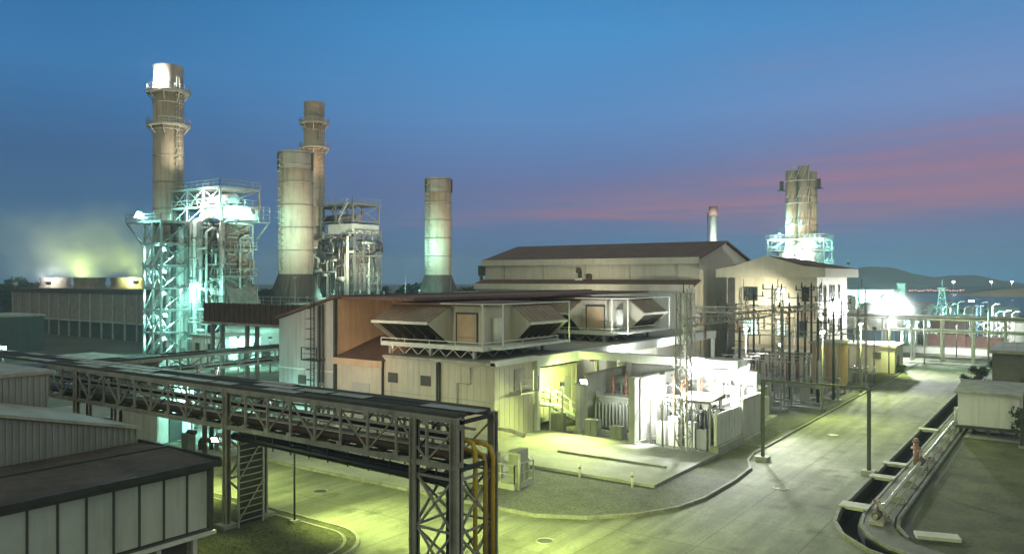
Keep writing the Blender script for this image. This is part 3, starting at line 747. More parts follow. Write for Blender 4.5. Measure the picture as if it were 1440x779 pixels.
for i in range(9):
    y = 77.6+gb.random()*4; z = 8+gb.random()*11; m = MB(); m.tube([(-112.3,y,z),(-112.3,y+1.2+gb.random(),z),(-112.3,y+1.6,z+1.5)],.12+gb.random()*.18,7); m.build('cross_pipe', gb.choice(('pipe_silver','steel_grey','pipe_brown')), t)
m = MB(); m.prism([(-113.0,12.0),(-110.6,8.6),(-110.6,6.4),(-113.0,6.4)], 'y', 77.6, 83.0)
for i in range(10): m.beam((-113,77.7+i*.58,12.05),(-110.6,77.7+i*.58,8.65),.1)
m.build('inlet_duct', 'boiler_clad', t)
m = MB(); frame_grid(m, (-124.4,-121.8,-119.4), (70.6,75.4), (0,3.6,7.2,10.8,14.4,18,21.6), .34); m.build('lattice_tower', 'steel_galv', t)
for z in (7.2,14.4,18,21.6):
    m = MB(); m.box(-124.5,-119.3,70.5,75.5,z+.16,z+.26); m.rail([(-124.5,70.5,z+.26),(-119.3,70.5,z+.26),(-119.3,75.5,z+.26)],1.1,1.3,.03); m.build('landing', 'steel_grey', t)
m = MB()
for i in range(6):
    z = i*3.6; a, c = ((-124,-120) if i % 2 == 0 else (-120,-124))
    for y in (71.2,72.3): m.beam((a,y,z+.2),(c,y,z+3.6),.09,.28)
    for k in range(12): f=(k+.5)/12; m.box(a+(c-a)*f-.15,a+(c-a)*f+.15,71.2,72.3,z+.2+3.4*f,z+.25+3.4*f)
m.build('stair', 'steel_galv', t)
for x,w,z0,z1,mm in ((-123.6,.9,0,20,'steel_white'),(-122.2,.6,0,17,'pipe_silver'),(-120.6,.8,0,21,'steel_white')):
    m = MB(); m.box(x-w/2,x+w/2,74.2,75.0,z0+.1,z1)
    for i in range(int(z1/2)): m.box(x-w/2-.12,x+w/2+.12,74.1,75.05,z0+1+i*2,z0+1.2+i*2)
    m.build('light_catch_duct', mm, t)  # ducts added so the tower lamps have surfaces to light
m = MB(); m.box(-124.3,-119.4,75.5,75.6,0.1,21.4)
for i in range(12): m.box(-124.3,-119.4,75.42,75.52,.8+i*1.8,1.05+i*1.8)
m.build('light_catch_panel', 'steel_white', t)  # white sheet added behind the lattice to catch the lamp light
for i in range(6):
    m = MB(); z = 2.5+i*3.3; x = -118.9+(i%3)*.5; m.tube([(x,75.0,z),(x+2.6,74.9,z),(x+2.6,74.9,z+1.6),(x+4.6,74.9,z+1.6)],.2,8); m.build('cross_pipe', ('steel_white','pipe_silver')[i%2], t)
m = MB(); frame_grid(m, (-126,-121.5,-117,-112.4), (76.6,84), (21.8,24.2,27.2), .32); m.build('top_steelwork', 'steel_galv', t)
m = MB()
for z in (24.25,27.3): m.box(-126.2,-112.2,76.4,84.2,z,z+.12)
m.rail([(-126.2,76.4,27.42),(-112.2,76.4,27.42),(-112.2,84.2,27.42)],1.1,1.5,.035); m.rail([(-126.2,76.4,24.37),(-112.2,76.4,24.37),(-112.2,84.2,24.37)],1.1,1.5,.035); m.build('top_deck', 'steel_grey', t)
m = MB(); m.box(-118.6,-112.3,76.9,77.15,22.2,24.0); m.box(-112.34,-112.1,77.0,83.6,22.2,24.0); m.build('steam_drum_screen', 'steel_white', t)
m = MB(); m.tube([(-125,80,25.6),(-113.5,80,25.6)],1.0,20); m.build('steam_drum', 'pipe_silver', t)
m = MB(); m.box(-112.1,-109.2,77.5,83.8,21.6,21.75); m.rail([(-112.1,77.5,21.75),(-109.2,77.5,21.75),(-109.2,83.8,21.75)],1.2,1.1,.04); m.rail([(-112.1,77.5,23.2),(-109.2,77.5,23.2),(-109.2,83.8,23.2)],1.0,1.1,.04); m.beam((-109.4,77.6,21.5),(-112.9,77.6,18.5),.2); m.beam((-109.4,83.6,21.5),(-112.9,83.6,18.5),.2); m.build('side_platform', 'steel_galv', t)
m = MB(); m.box(-129.5,-124.6,70.3,75.5,21.6,21.8); m.rail([(-129.5,70.3,21.8),(-124.6,70.3,21.8)],1.2,1.1,.04); m.rail([(-129.5,70.3,21.8),(-129.5,75.5,21.8)],1.2,1.1,.04); m.beam((-129.3,70.4,21.5),(-124.5,70.4,17.8),.2); m.build('side_platform', 'steel_galv', t)
for x, y, r, z1, mm in ((-118.3,75.2,.34,21.5,'pipe_silver'),(-117.1,75.2,.44,21.5,'steel_white'),(-115.7,75.2,.44,21.5,'pipe_silver'),(-114.7,75.6,.20,20,'steel_white'),(-112.3,76.9,.50,21.4,'pipe_silver'),(-112.2,80.2,.22,19,'steel_grey')):
    m = MB(); m.tube([(x,y,.1),(x,y,z1),(x,y+.9,z1+.6),(x,y+1.8,z1+.6)], r, 12)
    for i in range(6): m.tube([(x,y,2+i*3.2),(x,y,2.2+i*3.2)], r+.1, 12)
    m.build('downcomer', mm, t)
m = MB()
for z in (5.0,10.8,16.4): m.box(-119.2,-112.0,75.0,75.9,z,z+.12); m.rail([(-119.2,74.95,z+.1),(-112.0,74.95,z+.1)],1.1,1.4,.03)
m.build('catwalk', 'steel_grey', t)
m = MB(); frame_grid(m, (-126,-120,-113.2), (77.9,82.4), (0,5.9), .4); m.build('support_frame', 'steel_grey', t)

ox, oy = at(493,185)
t = thing('heat_recovery_boiler', (ox,oy,0), 'unlit grey boiler steelwork crowded with pipes and platforms, right of the thick banded stack', 'boiler')
m = MB(); m.box(ox-11,ox+4,oy-2,oy+4,9,19.5)
for i in range(9): m.box(ox-11.1,ox+4.1,oy-2.1,oy-1.98,9.5+i*1.15,9.7+i*1.15); m.box(ox+3.98,ox+4.1,oy-2,oy+4,9.5+i*1.15,9.7+i*1.15)
m.build('casing', 'boiler_clad', t)
m = MB(); frame_grid(m, (ox-11,ox-6,ox-1,ox+4.6), (oy-3.6,oy+4.6), (0,5,9.5,13.5,17.5,21.5,25.5,29.4), .36); m.build('frame', 'steel_galv', t)
m = MB()
for z in (9.6,13.6,17.6,21.6,29.5):
    m.box(ox-11.6,ox+5.2,oy-4.2,oy+5,z,z+.14); m.rail([(ox-11.6,oy-4.2,z+.14),(ox+5.2,oy-4.2,z+.14),(ox+5.2,oy+5,z+.14)],1.1,1.6,.04)
m.box(ox+5.2,ox+10,oy-1,oy+.4,17.5,17.62)
m.build('walkway', 'steel_grey', t)
m = MB(); m.box(ox-2.6,ox+4.9,oy-4.5,oy-4.25,22.6,24.8); m.box(ox+4.95,ox+5.2,oy-4.4,oy+4,22.6,24.8); m.build('drum_screen', 'steel_white', t)
m = MB(); m.tube([(ox-9,oy,26.4),(ox+3,oy,26.4)],1.0,18); m.build('steam_drum', 'pipe_silver', t)
rr = random.Random(5)
for i in range(16):
    x = ox-11+i*1.02; y = oy-4.3-rr.random()*.9; z0 = rr.choice((.1,5,9)); z1 = 11+rr.random()*11; r = .16+rr.random()*.26
    m = MB(); m.tube([(x,y,z0),(x,y,z1),(x+rr.choice((-1,1))*1.4,y,z1+.6),(x+rr.choice((-1,1))*2.2,y+.5,z1+.6)], r, 9); m.build('riser_pipe', rr.choice(('pipe_silver','steel_white','pipe_brown','steel_grey')), t)
for i in range(5):
    x = ox-9+i*2.6; z = 11+rr.random()*9
    m = MB(); m.tube([(x,oy-4.9,z),(x+1.7,oy-4.9,z)],.55,12); m.build('silencer', 'steel_white', t)

for i in range(14):
    z = 10.2+rr.random()*12; x = ox-10.5+rr.random()*11; L_ = 2+rr.random()*4; r = .14+rr.random()*.3; y = oy-3.9-rr.random()*1.6
    m = MB(); m.tube([(x,y,z),(x+L_,y,z),(x+L_,y,z+rr.choice((-1.6,1.6,2.4)))],r,8); m.build('cross_pipe', rr.choice(('pipe_silver','steel_white','steel_galv','pipe_brown')), t)
for i in range(7):
    x = ox-10+rr.random()*12; z = rr.choice((9.75,13.75,17.75,21.75)); w = .5+rr.random()*.7
    m = MB(); m.box(x-w,x+w,oy-4.0,oy-2.9,z,z+1+rr.random()*1.3); m.build('equipment_box', rr.choice(('steel_white','clad_grey','transformer_paint')), t)
for i in range(16):
    y = oy-3.4+rr.random()*5; z = 9.8+rr.random()*11; L_ = 1.6+rr.random()*3; r = .14+rr.random()*.3; x = ox+4.3+rr.random()*1.3
    m = MB(); m.tube([(x,y,z),(x,y+L_,z),(x,y+L_,z+rr.choice((-2,2,3)))],r,8); m.build('cross_pipe', rr.choice(('pipe_silver','steel_white','steel_galv','pipe_brown')), t)
for i in range(6):
    y = oy-3.2+i*1.4; m = MB(); m.tube([(ox+5.0,y,.1 if i%2 else 9.7),(ox+5.0,y,13+rr.random()*8),(ox+4.2,y,14+rr.random()*8)],.2+rr.random()*.2,8); m.build('riser_pipe', rr.choice(('pipe_silver','steel_white','steel_grey')), t)
for i in range(6):
    y = oy-3+rr.random()*5; z = rr.choice((9.75,13.75,17.75)); m = MB(); m.box(ox+4.2,ox+5.0,y,y+.8+rr.random(),z,z+1+rr.random()*1.4); m.build('equipment_box', rr.choice(('clad_grey','transformer_paint','steel_grey')), t)
m = MB(); frame_grid(m, (ox+5.2,ox+5.4), (oy-3.6,oy-1,oy+1.6,oy+4.6), (9.5,11.5,13.5,15.5,17.5,19.5,21.5,23.5), .16); m.build('screen_frame', 'steel_galv', t)
m = MB(); frame_grid(m, (ox-11,ox-7.3,ox-3.6,ox,ox+4.6), (oy-3.7,oy-3.5), (9.5,11.5,13.5,15.5,17.5,19.5,21.5), .16); m.build('screen_frame', 'steel_galv', t)
m = MB()
for i in range(5):
    z = 9.7+i*4; a, c = ((ox+1,ox+4) if i % 2 == 0 else (ox+4,ox+1)); m.beam((a,oy-4.6,z),(c,oy-4.6,z+3.9),.12,.3); m.beam((a,oy-4.6,z+1),(c,oy-4.6,z+4.9),.06)
m.build('stair', 'steel_white', t)
# dark low pipework and tanks around the feet of the boilers
def low_block(px, d, w, dep, h, mname, label, name='plant_building', cat='building', roof='steel_grey', base=0):
    x, y = at(px, d); t = thing(name, (x,y,base), label, cat)
    m = MB(); m.box(x-w/2,x+w/2,y-dep/2,y+dep/2,base,base+h); m.ribs_x(x-w/2+.1,x+w/2-.1,y-dep/2,base+.1,base+h-.1,.8,.06,.03); m.ribs_y(y-dep/2+.1,y+dep/2-.1,x+w/2,base+.1,base+h-.1,.8,.06,.03); m.build('wall', mname, t)
    m = MB(); m.box(x-w/2-.25,x+w/2+.25,y-dep/2-.25,y+dep/2+.25,base+h+.01,base+h+.3); m.build('roof', roof, t)
    m = MB(); m.box(x+w/2+.035,x+w/2+.09,y-dep*.2,y-dep*.2+1.1,base+.05,base+2.2); m.build('door', 'frame_dark', t)
    n = max(2,int(w/3))
    for i in range(n):
        xx = x-w/2+w*(i+.5)/n
        m = MB(); m.box(xx-.5,xx+.5,y-dep/2-.09,y-dep/2-.035,base+h*.55,base+h*.8); m.build('vent', 'frame_dark', t)
    return t
low_block(318,112,9,5,4.2,'clad_white','low white building lit teal, at the foot of the lit boiler tower')
low_block(357,118,7,5,5.0,'clad_white','low white building lit teal, under the dark pipe gallery')
low_block(468,150,14,6,8.2,'clad_white','pale building lit teal, below the pipe crowded boiler')
low_block(540,165,12,5,7.0,'clad_grey','grey building with lit front, between the two banded stacks')
low_block(436,132,7,3.6,8.0,'paint_blue','blue panelled cabin at the foot of the thick banded stack')
low_block(700,150,16,6,9.6,'clad_grey','small grey building at the far left end of the large hall')
low_block(-5,135,12,10,6,'frame_dark','dark shed at the left edge, left of the cooling tower')
low_block(222,62,5,3,4.4,'clad_white','small pale building behind the pipe bridge, beside the corrugated shed')
low_block(150,90,14,4,3.2,'concrete_dark','low dark building before the cooling tower wall')
x0, y0 = at(362,95)
t = thing('pipe_gallery', (x0,y0,0), 'long dark brown elevated gallery between the teal lit boiler and the turbine hall', 'gallery')
m = MB(); m.box(x0-9,x0+12,y0-1.2,y0+1.2,7.1,9.4)
for i in range(22): m.box(x0-9+i,x0-8.85+i,y0-1.28,y0-1.18,7.1,9.5)
m.build('duct', 'gallery_brown', t)
m = MB(); m.box(x0-9.3,x0+12.3,y0-1.5,y0+1.5,6.8,7.08); m.build('deck', 'steel_grey', t)
m = MB(); m.rail([(x0-9.3,y0-1.45,9.42),(x0+12.3,y0-1.45,9.42)],.9,1.5,.035); m.build('railing', 'steel_grey', t)
for x in (x0-8,x0-1,x0+6,x0+11.5):
    m = MB(); m.box(x-.2,x+.2,y0-.9,y0-.5,0,6.78); m.box(x-.2,x+.2,y0+.5,y0+.9,0,6.78); m.beam((x,y0-.7,2),(x,y0+.7,5.5),.12); m.build('leg', 'steel_grey', t)

# ------------------------------------------------------------------ cooling tower, steam
cx1, cy0 = -141.0, 83.9
t = thing('cooling_tower', (-172,89,0), 'long low cooling tower, brown grey above and dark open below, under rising steam', 'cooling tower')
m = MB(); m.box(-205,cx1,cy0,cy0+12,3.6,9.2); m.build('fill_casing', 'boiler_clad', t)
m = MB(); m.box(-205.3,cx1+.3,cy0-.3,cy0+12.3,9.22,10.2); m.build('fan_deck', 'duct_dark', t)
m = MB()
for i in range(15):
    x = -204.8+i*4.55; m.box(x-.2,x+.2,cy0-.25,cy0-.02,0,9.2)
m.box(-205.1,cx1+.1,cy0-.3,cy0-.05,3.3,3.62); m.box(cx1+.02,cx1+.3,cy0,cy0+12,3.3,3.62)
m.build('frame', 'steel_grey', t)
m = MB(); m.box(-204.6,cx1-.3,cy0+.6,cy0+11.6,0,3.58); m.build('basin', 'louvre_dark', t)
for i in range(4):
    x = -197+i*16
    m = MB(); m.tube([(x,cy0+6,10.22),(x,cy0+6,11.2),(x,cy0+6,12.6)],[3.6,3.1,3.4],24,caps=False); m.build('fan_stack', 'boiler_clad', t)
def volume_mat(key, col, dens, aniso=0.0):
    m = bpy.data.materials.new(key); m.use_nodes = True; nt = m.node_tree; nt.nodes.remove(nt.nodes['Principled BSDF'])
    v = nt.nodes.new('ShaderNodeVolumePrincipled'); v.inputs['Color'].default_value = tuple(col)+(1,); v.inputs['Density'].default_value = dens; v.inputs['Anisotropy'].default_value = aniso
    nt.links.new(v.outputs[0], nt.nodes['Material Output'].inputs['Volume']); MATS[key] = m
def steam_material(key, dens):
    m = bpy.data.materials.new(key); m.use_nodes = True; nt = m.node_tree; N = nt.nodes; L = nt.links; N.remove(N['Principled BSDF'])
    v = N.new('ShaderNodeVolumePrincipled'); v.inputs['Color'].default_value = (.95,.97,.97,1)
    tc = N.new('ShaderNodeTexCoord'); mp = N.new('ShaderNodeMapping'); mp.inputs['Location'].default_value = (-1,-1,-1); mp.inputs['Scale'].default_value = (2,2,2)
    L.new(tc.outputs['Generated'], mp.inputs['Vector'])
    ln = N.new('ShaderNodeVectorMath'); ln.operation = 'LENGTH'; L.new(mp.outputs['Vector'], ln.inputs[0])
    mr = N.new('ShaderNodeMapRange'); mr.interpolation_type = 'SMOOTHERSTEP'; mr.inputs[1].default_value = .95; mr.inputs[2].default_value = .05; mr.inputs[4].default_value = dens
    L.new(ln.outputs['Value'], mr.inputs[0])
    ns = N.new('ShaderNodeTexNoise'); ns.inputs['Scale'].default_value = .16; ns.inputs['Detail'].default_value = 4; L.new(tc.outputs['Object'], ns.inputs['Vector'])
    r = N.new('ShaderNodeMapRange'); r.inputs[1].default_value = .40; r.inputs[2].default_value = .66; L.new(ns.outputs['Fac'], r.inputs[0])
    mu = N.new('ShaderNodeMath'); mu.operation = 'MULTIPLY'; L.new(mr.outputs[0], mu.inputs[0]); L.new(r.outputs[0], mu.inputs[1])
    L.new(mu.outputs[0], v.inputs['Density']); L.new(v.outputs[0], N['Material Output'].inputs['Volume']); MATS[key] = m
steam_material('steam_vapour', .055); steam_material('steam_thin', .032); steam_material('glare_mist', .30)  # the dense one serves only the glow added around lamps
rs = random.Random(11)
def puff(px, d, z, rx, rz, key='steam_vapour'):
    x, y = at(px, d); m = MB(); n = 14; k = 8; base = len(m.v)
    m.v.append((x,y,z-rz))
    for j in range(1,k):
        for i in range(n):
            a = 2*math.pi*i/n; p = -math.pi/2+math.pi*j/k; q = 1+.16*math.sin(3*a+j*1.3+px)
            m.v.append((x+rx*q*math.cos(p)*math.cos(a), y+rx*q*math.cos(p)*math.sin(a), z+rz*math.sin(p)*(1+.1*math.sin(2*a+px))))
    m.v.append((x,y,z+rz))
    for i in range(n): m.f.append((0,1+(i+1)%n,1+i))
    for j in range(k-2):
        for i in range(n): m.f.append((1+j*n+i,1+j*n+(i+1)%n,1+(j+1)*n+(i+1)%n,1+(j+1)*n+i))
    l = len(m.v)-1; b0 = 1+(k-2)*n
    for i in range(n): m.f.append((l,b0+i,b0+(i+1)%n))
    return m
sm = MB()
for px, d, z, rx, rz, key in ((112,185,15,19,10,0),(76,186,21,23,13,1),(188,172,16,12,10,0),(165,186,23,15,13,1),(1252,124.5,8.6,5.5,4.4,2),(1236,128,8,7.5,5,2),(1272,126,7.8,6.5,2.8,2)):  # far-right puffs are added to imitate the glare of the flood lamp
    o = puff(px,d,z,rx,rz).build('steam', ('steam_vapour','steam_thin','glare_mist')[key], None, (*at(px,d),z)); struct(o,'stuff')

for (x,y,z,r) in ((-23.2,56.6,6.2,1.7),(-21.4,61.4,5.3,1.5)):  # small puffs added around the bay lamps to make them glow
    px_ = 720+F*(x*RT[0]+y*RT[1])/(x*FW[0]+y*FW[1]); d_ = x*FW[0]+y*FW[1]
    struct(puff(px_,d_,z,r,r*.9).build('steam','glare_mist',None,(x,y,z)),'stuff')
# ------------------------------------------------------------------ far right: stack group, chimney
x, y = at(1127,250)
t = thing('stack_cluster', (x,y,0), 'group of three flues bound with braces, above a brightly lit platform beyond the control building', 'chimney stack')
for dx, dy, r, zt, mm in ((-2.7,-1.0,1.9,46.5,'stack_clad'),(1.2,-1.6,1.8,47.6,'stack_tan'),(2.6,1.6,1.8,46.0,'stack_clad')):
    m = MB(); m.tube([(x+dx,y+dy,14),(x+dx,y+dy,zt)], r, 24); fl = m.build('flue', mm, t)
    m = MB()
    for z in (24,31,38): m.tube([(x+dx,y+dy,z),(x+dx,y+dy,z+.3)], r+.1, 24)
    m.build('flue_band', 'stack_cap', fl)
m = MB()
for z in (22,29,36,43): 
    m.tube([(x+4.9*math.cos(2*math.pi*i/16),y+4.9*math.sin(2*math.pi*i/16),z) for i in range(17)],.16,6)
    for i in range(4): m.beam((x+(-3,-1,1,3)[i],y-3.6,z),(x+(-1,1,3,3.6)[i],y-3.4,z+5),.22)
m.build('brace_ring', 'steel_grey', t)
m = MB()
for dx, s in ((-6.2,1),(5.3,1)):
    m.box(x+dx-1.1,x+dx+1.1,y-1,y+1,40.4,40.6); m.box(x+dx-.5,x+dx+.5,y-.5,y+.5,40.6,43.5)
m.build('ear_platform', 'steel_dark', t)
m = MB(); frame_grid(m, (x-9,x-3,x+3,x+8), (y-5,y+5), (0,6,12,17,21,24.5), .4); m.build('support_frame', 'steel_white', t)
m = MB()
for z in (17,21,24.6): m.box(x-9.5,x+8.5,y-5.5,y+5.5,z,z+.2); m.rail([(x-9.5,y-5.5,z+.2),(x+8.5,y-5.5,z+.2),(x+8.5,y+5.5,z+.2)],1.2,1.5,.05)
m.build('platform', 'steel_white', t)
m = MB(); m.box(x-6,x+5.5,y-3.5,y+4,2,20.5); m.build('casing', 'clad_white', t)
x, y = at(1003,200)
t = thing('chimney', (x,y,0), 'small slim white chimney with a dull red top, behind the gable of the large hall', 'chimney')
m = MB(); m.cyl(x,y,0,28.2,.95,.9); m.build('shaft', 'steel_white', t)
m = MB(); m.cyl(x,y,28.22,30.6,1.15,1.05); m.build('cap', 'paint_red_dull', t)
m = MB(); m.tube([(x-1.2,y-.6,10),(x-1.2,y-.6,29)],.12,6); m.build('ladder', 'steel_dark', t)

# ------------------------------------------------------------------ pipe bridge in front
YF, YB = 23.8, 26.1
t = thing('pipe_bridge', (-36,25,0), 'long steel truss pipe bridge crossing the foreground on braced columns', 'pipe bridge')
for y in (YF, YB):
    m = MB(); x0, x1 = -53, -19.45
    m.box(x0,x1,y-.10,y+.10,6.82,7.02); m.box(x0,x1,y-.10,y+.10,5.0,5.19)
    n = 20; st = (x1-x0)/n
    for i in range(n+1): 
        x = x0+i*st; m.box(x-.05,x+.05,y-.05,y+.05,5.19,6.82); m.box(x-.16,x+.16,y-.108,y-.10,6.62,6.84); m.box(x-.16,x+.16,y-.108,y-.10,5.17,5.38)
    for i in range(n):
        x = x0+i*st
        if i % 2: m.beam((x,y,5.2),(x+st,y,6.8),.065)
        else: m.beam((x,y,6.8),(x+st,y,5.2),.065)
    m.build('truss_girder', 'steel_grey', t)
m = MB(); m.box(-53,-19.5,24.9,25.0,4.9,4.97)
for i in range(27):
    x = -53+i*1.29; m.box(x-.06,x+.06,YF,YB,6.80,6.95); m.box(x-.08,x+.08,YF,YB,4.96,5.12)
    if i % 3 == 0: m.beam((x,YF,5.1),(x,YB,6.8),.06)
m.build('cross_beam', 'steel_dark', t)
for x, y, w in ((-34.4,YF,.15),(-34.5,YB,.15),(-21.8,YF,.16),(-19.6,YF,.20),(-21.8,YB,.14),(-19.55,YB,.16),(-49.5,YF,.15),(-49.5,YB,.15),(-52.6,YB,.15)):
    m = MB(); m.box(x-w,x+w,y-.05,y+.05,0.25,7.0); m.box(x-w,x-w+.05,y-w,y+w,0.25,7.0); m.box(x+w-.05,x+w,y-w,y+w,0.25,7.0); o = m.build('column', 'steel_grey', t)
    m = MB(); m.box(x-.42,x+.42,y-.42,y+.42,0,.28); m.build('footing', 'concrete', o)
m = MB()
for y in (YF,YB):
    for z0,z1 in ((.4,2.5),(2.5,4.6)):
        m.beam((-21.65,y,z0),(-19.75,y,z1),.09); m.beam((-19.75,y,z0),(-21.65,y,z1),.09); m.beam((-21.65,y,z1),(-19.75,y,z1),.09)
for x in (-21.8,-19.55,-34.45):
    if x == -34.45: m.build('column_bracing', 'steel_grey', t); m = MB()
    for z0,z1 in ((.4,2.5),(2.5,4.6)):
        m.beam((x,YF,z0),(x,YB,z1),.09); m.beam((x,YB,z0),(x,YF,z1),.09); m.beam((x,YF,z1),(x,YB,z1),.09)
m.build('column_bracing', 'steel_grey', t)
def run(name, pts, r, mname, label, cat='pipe', flanges=(), n=10):
    xs = [p[0] for p in pts]; ys = [p[1] for p in pts]; zs = [p[2] for p in pts]
    o = (sum(xs)/len(xs), sum(ys)/len(ys), min(zs)-r)
    m = MB(); m.tube(pts, r, n)
    for a, b in flanges: m.tube([a,b], r*1.5, n)
    return tag(m.build(name, mname, None, o), label, cat)
def bend(x, y, z, x2, z2, q=.5):
    return [(x+q*.0,y,z)]
BX0 = -75
run('steam_pipe', [(BX0,24.25,5.42),(-20.5,24.25,5.42),(-20.1,24.25,5.3),(-19.98,24.25,4.9)], .17, 'pipe_brown', 'brown lagged pipe in the front of the pipe bridge truss')
run('steam_pipe', [(BX0,24.75,5.45),(-20.2,24.75,5.45)], .20, 'pipe_silver', 'silver lagged pipe along the middle of the pipe bridge floor')
run('process_pipe', [(BX0,25.1,5.9),(-21.2,25.1,5.9)], .12, 'pipe_black', 'dark pipe in the middle of the pipe bridge truss')
run('process_pipe', [(-21.0,25.02,5.95),(-20.1,25.02,5.95),(-19.75,25.02,5.85),(-19.62,25.02,5.5),(-19.62,25.02,.0)], .095, 'pipe_yellow', 'yellow pipe turning straight down at the near end of the pipe bridge')
run('process_pipe', [(BX0,25.42,5.42),(-19.9,25.42,5.42),(-19.5,25.42,5.3),(-19.42,25.42,4.9),(-19.42,25.42,.0)], .10, 'pipe_ochre', 'dull ochre pipe dropping beside the yellow one, near end of the pipe bridge')
run('process_pipe', [(-22.6,25.78,5.72),(-19.9,25.78,5.72),(-19.45,25.78,5.6),(-19.3,25.78,5.2),(-19.3,25.78,.0)], .10, 'pipe_rust', 'orange yellow pipe dropping at the end of the pipe bridge, farthest from the camera')
for yy,zz,rr_,mm,l in ((24.0,6.1,.06,'pipe_silver','thin silver pipe high in the front of the pipe bridge truss'),(24.45,6.25,.07,'steel_white','thin pale pipe high in the pipe bridge truss, behind the front one'),(25.5,6.3,.06,'pipe_silver','thin silver pipe high at the back of the pipe bridge truss'),(24.5,5.34,.08,'pipe_black','thin black pipe on the pipe bridge floor, near the front')):
    run('process_pipe', [(BX0,yy,zz),(-20.0,yy,zz)], rr_, mm, l, n=7)
run('black_pipe', [(-34.3,24.15,4.6),(-20.6,24.15,4.36),(-20.3,24.15,4.28),(-20.18,24.15,3.95),(-20.18,24.15,0)], .19, 'pipe_black', 'thick black pipe slung under the pipe bridge and turning down to the ground')
run('black_pipe', [(-34.3,24.62,4.66),(-20.6,24.62,4.42),(-20.3,24.62,4.3),(-20.2,24.62,3.95),(-20.2,24.62,0)], .15, 'pipe_black', 'thinner black pipe slung behind the thick one under the pipe bridge')
m = MB()
for i in range(11):
    x = -33.6+i*1.28; m.box(x-.03,x+.03,24.0,24.9,4.22+(-x-20)*.016,4.28+(-x-20)*.016); m.beam((x,24.0,4.25),(x,24.0,5.0),.05); m.beam((x,24.9,4.25),(x,24.9,5.0),.05)
tag(m.build('pipe_hanger_rack', 'steel_dark', None, (-27,24.4,4.2)), 'row of dark hangers holding the black pipes under the pipe bridge', 'pipe hanger')
def tray(y, x0, x1, z, w, label, mm='tray_dark'):
    m = MB(); m.box(x0,x1,y-w/2,y+w/2,z,z+.04); m.box(x0,x1,y-w/2,y-w/2+.03,z+.04,z+.14); m.box(x0,x1,y+w/2-.03,y+w/2,z+.04,z+.14)
    k = random.Random(int(y*100))
    for i in range(4): 
        yy = y-w*.38+i*w*.25; m.tube([(x0+j*(x1-x0)/14,yy+k.uniform(-.05,.05),z+.08) for j in range(15)],.045,5)
    xx = x0+1; cv_ = []
    while xx < x1-2:
        L = k.uniform(1,3.4)
        if k.random() < .5: cv_.append((xx,xx+L))
        xx += L+.3
    o = tag(m.build('cable_tray', mm, None, ((x0+x1)/2,y,z)), label, 'cable tray')
    for xa, xb in cv_: MB().box(xa,xb,y-w/2+.02,y+w/2-.02,z+.15,z+.17).build('tray_cover', 'steel_grey', o)
tray(24.15,-76,-19.6,7.03,.6,'dark cable tray on top of the pipe bridge, front edge')
tray(24.95,-76,-19.6,7.03,.7,'dark cable tray on top of the pipe bridge, in the middle','steel_dark')
tray(25.72,-76,-19.6,7.03,.6,'dark cable tray on top of the pipe bridge, back edge')
t = thing('cable_riser', (-33.9,25,0), 'dark vertical cable ladder with cross bars beside the middle column of the pipe bridge', 'cable ladder')
m = MB(); m.box(-34.0,-33.86,24.15,25.5,.2,4.6); m.build('cable_bundle', 'pipe_black', t)
m = MB()
for y in (24.1,25.55): m.beam((-33.85,y,.1),(-33.85,y,4.9),.09)
for i in range(14): m.beam((-33.8,24.1,.4+i*.32),(-33.8,25.55,.4+i*.32),.045)
m.beam((-33.78,24.1,.5),(-33.78,25.55,2.3),.05); m.beam((-33.78,24.1,2.5),(-33.78,25.55,4.4),.05); m.build('rung', 'steel_galv', t)
# second bridge, running away from the camera behind the first
t = thing('pipe_bridge', (-64,60,0), 'lower pipe bridge running away between the sheds and the turbine hall', 'pipe bridge')
for x in (-65,-63):
    m = MB(); m.box(x-.1,x+.1,27,118,5.5,5.72); m.box(x-.1,x+.1,27,118,4.3,4.5)
    for i in range(46):
        y = 27+i*2; m.box(x-.06,x+.06,y-.06,y+.06,4.5,5.5)
        if i < 45: m.beam((x,y,4.5 if i%2 else 5.5),(x,y+2,5.5 if i%2 else 4.5),.08)
    m.build('truss_girder', 'steel_grey', t)
m = MB()
m.box(-64.05,-63.95,27,118,4.20,4.282)
for i in range(46): m.box(-65,-63,27-.06+i*2,27.06+i*2,4.28,4.42)
m.build('cross_beam', 'steel_grey', t)
for i in range(8):
    for x in (-65,-63):
        m = MB(); y = 28+i*12; m.box(x-.16,x+.16,y-.16,y+.16,0,4.29); m.build('column', 'steel_grey', t)
for x, r, mm, lab in ((-64.6,.18,'pipe_silver','silver pipe on the left of the lower pipe bridge'),(-64.15,.14,'pipe_brown','brown pipe in the middle of the lower pipe bridge'),(-63.7,.2,'pipe_silver','thick silver pipe near the middle of the lower pipe bridge'),(-63.3,.12,'pipe_black','thin black pipe on the right of the lower pipe bridge')):
    run('process_pipe', [(x,26.4,4.43+r),(x,118,4.43+r)], r, mm, lab)
m = MB(); m.box(-64.9,-63.1,26.5,118,5.74,5.80); m.box(-64.9,-64.85,26.5,118,5.80,5.92); m.box(-63.15,-63.1,26.5,118,5.80,5.92)
for i in range(12): m.box(-64.84,-63.16,27+i*7.6,30.5+i*7.6,5.82,5.90)
tag(m.build('cable_tray', 'tray_dark', None, (-64,70,5.73)), 'dark wide cable tray on top of the lower pipe bridge', 'cable tray')
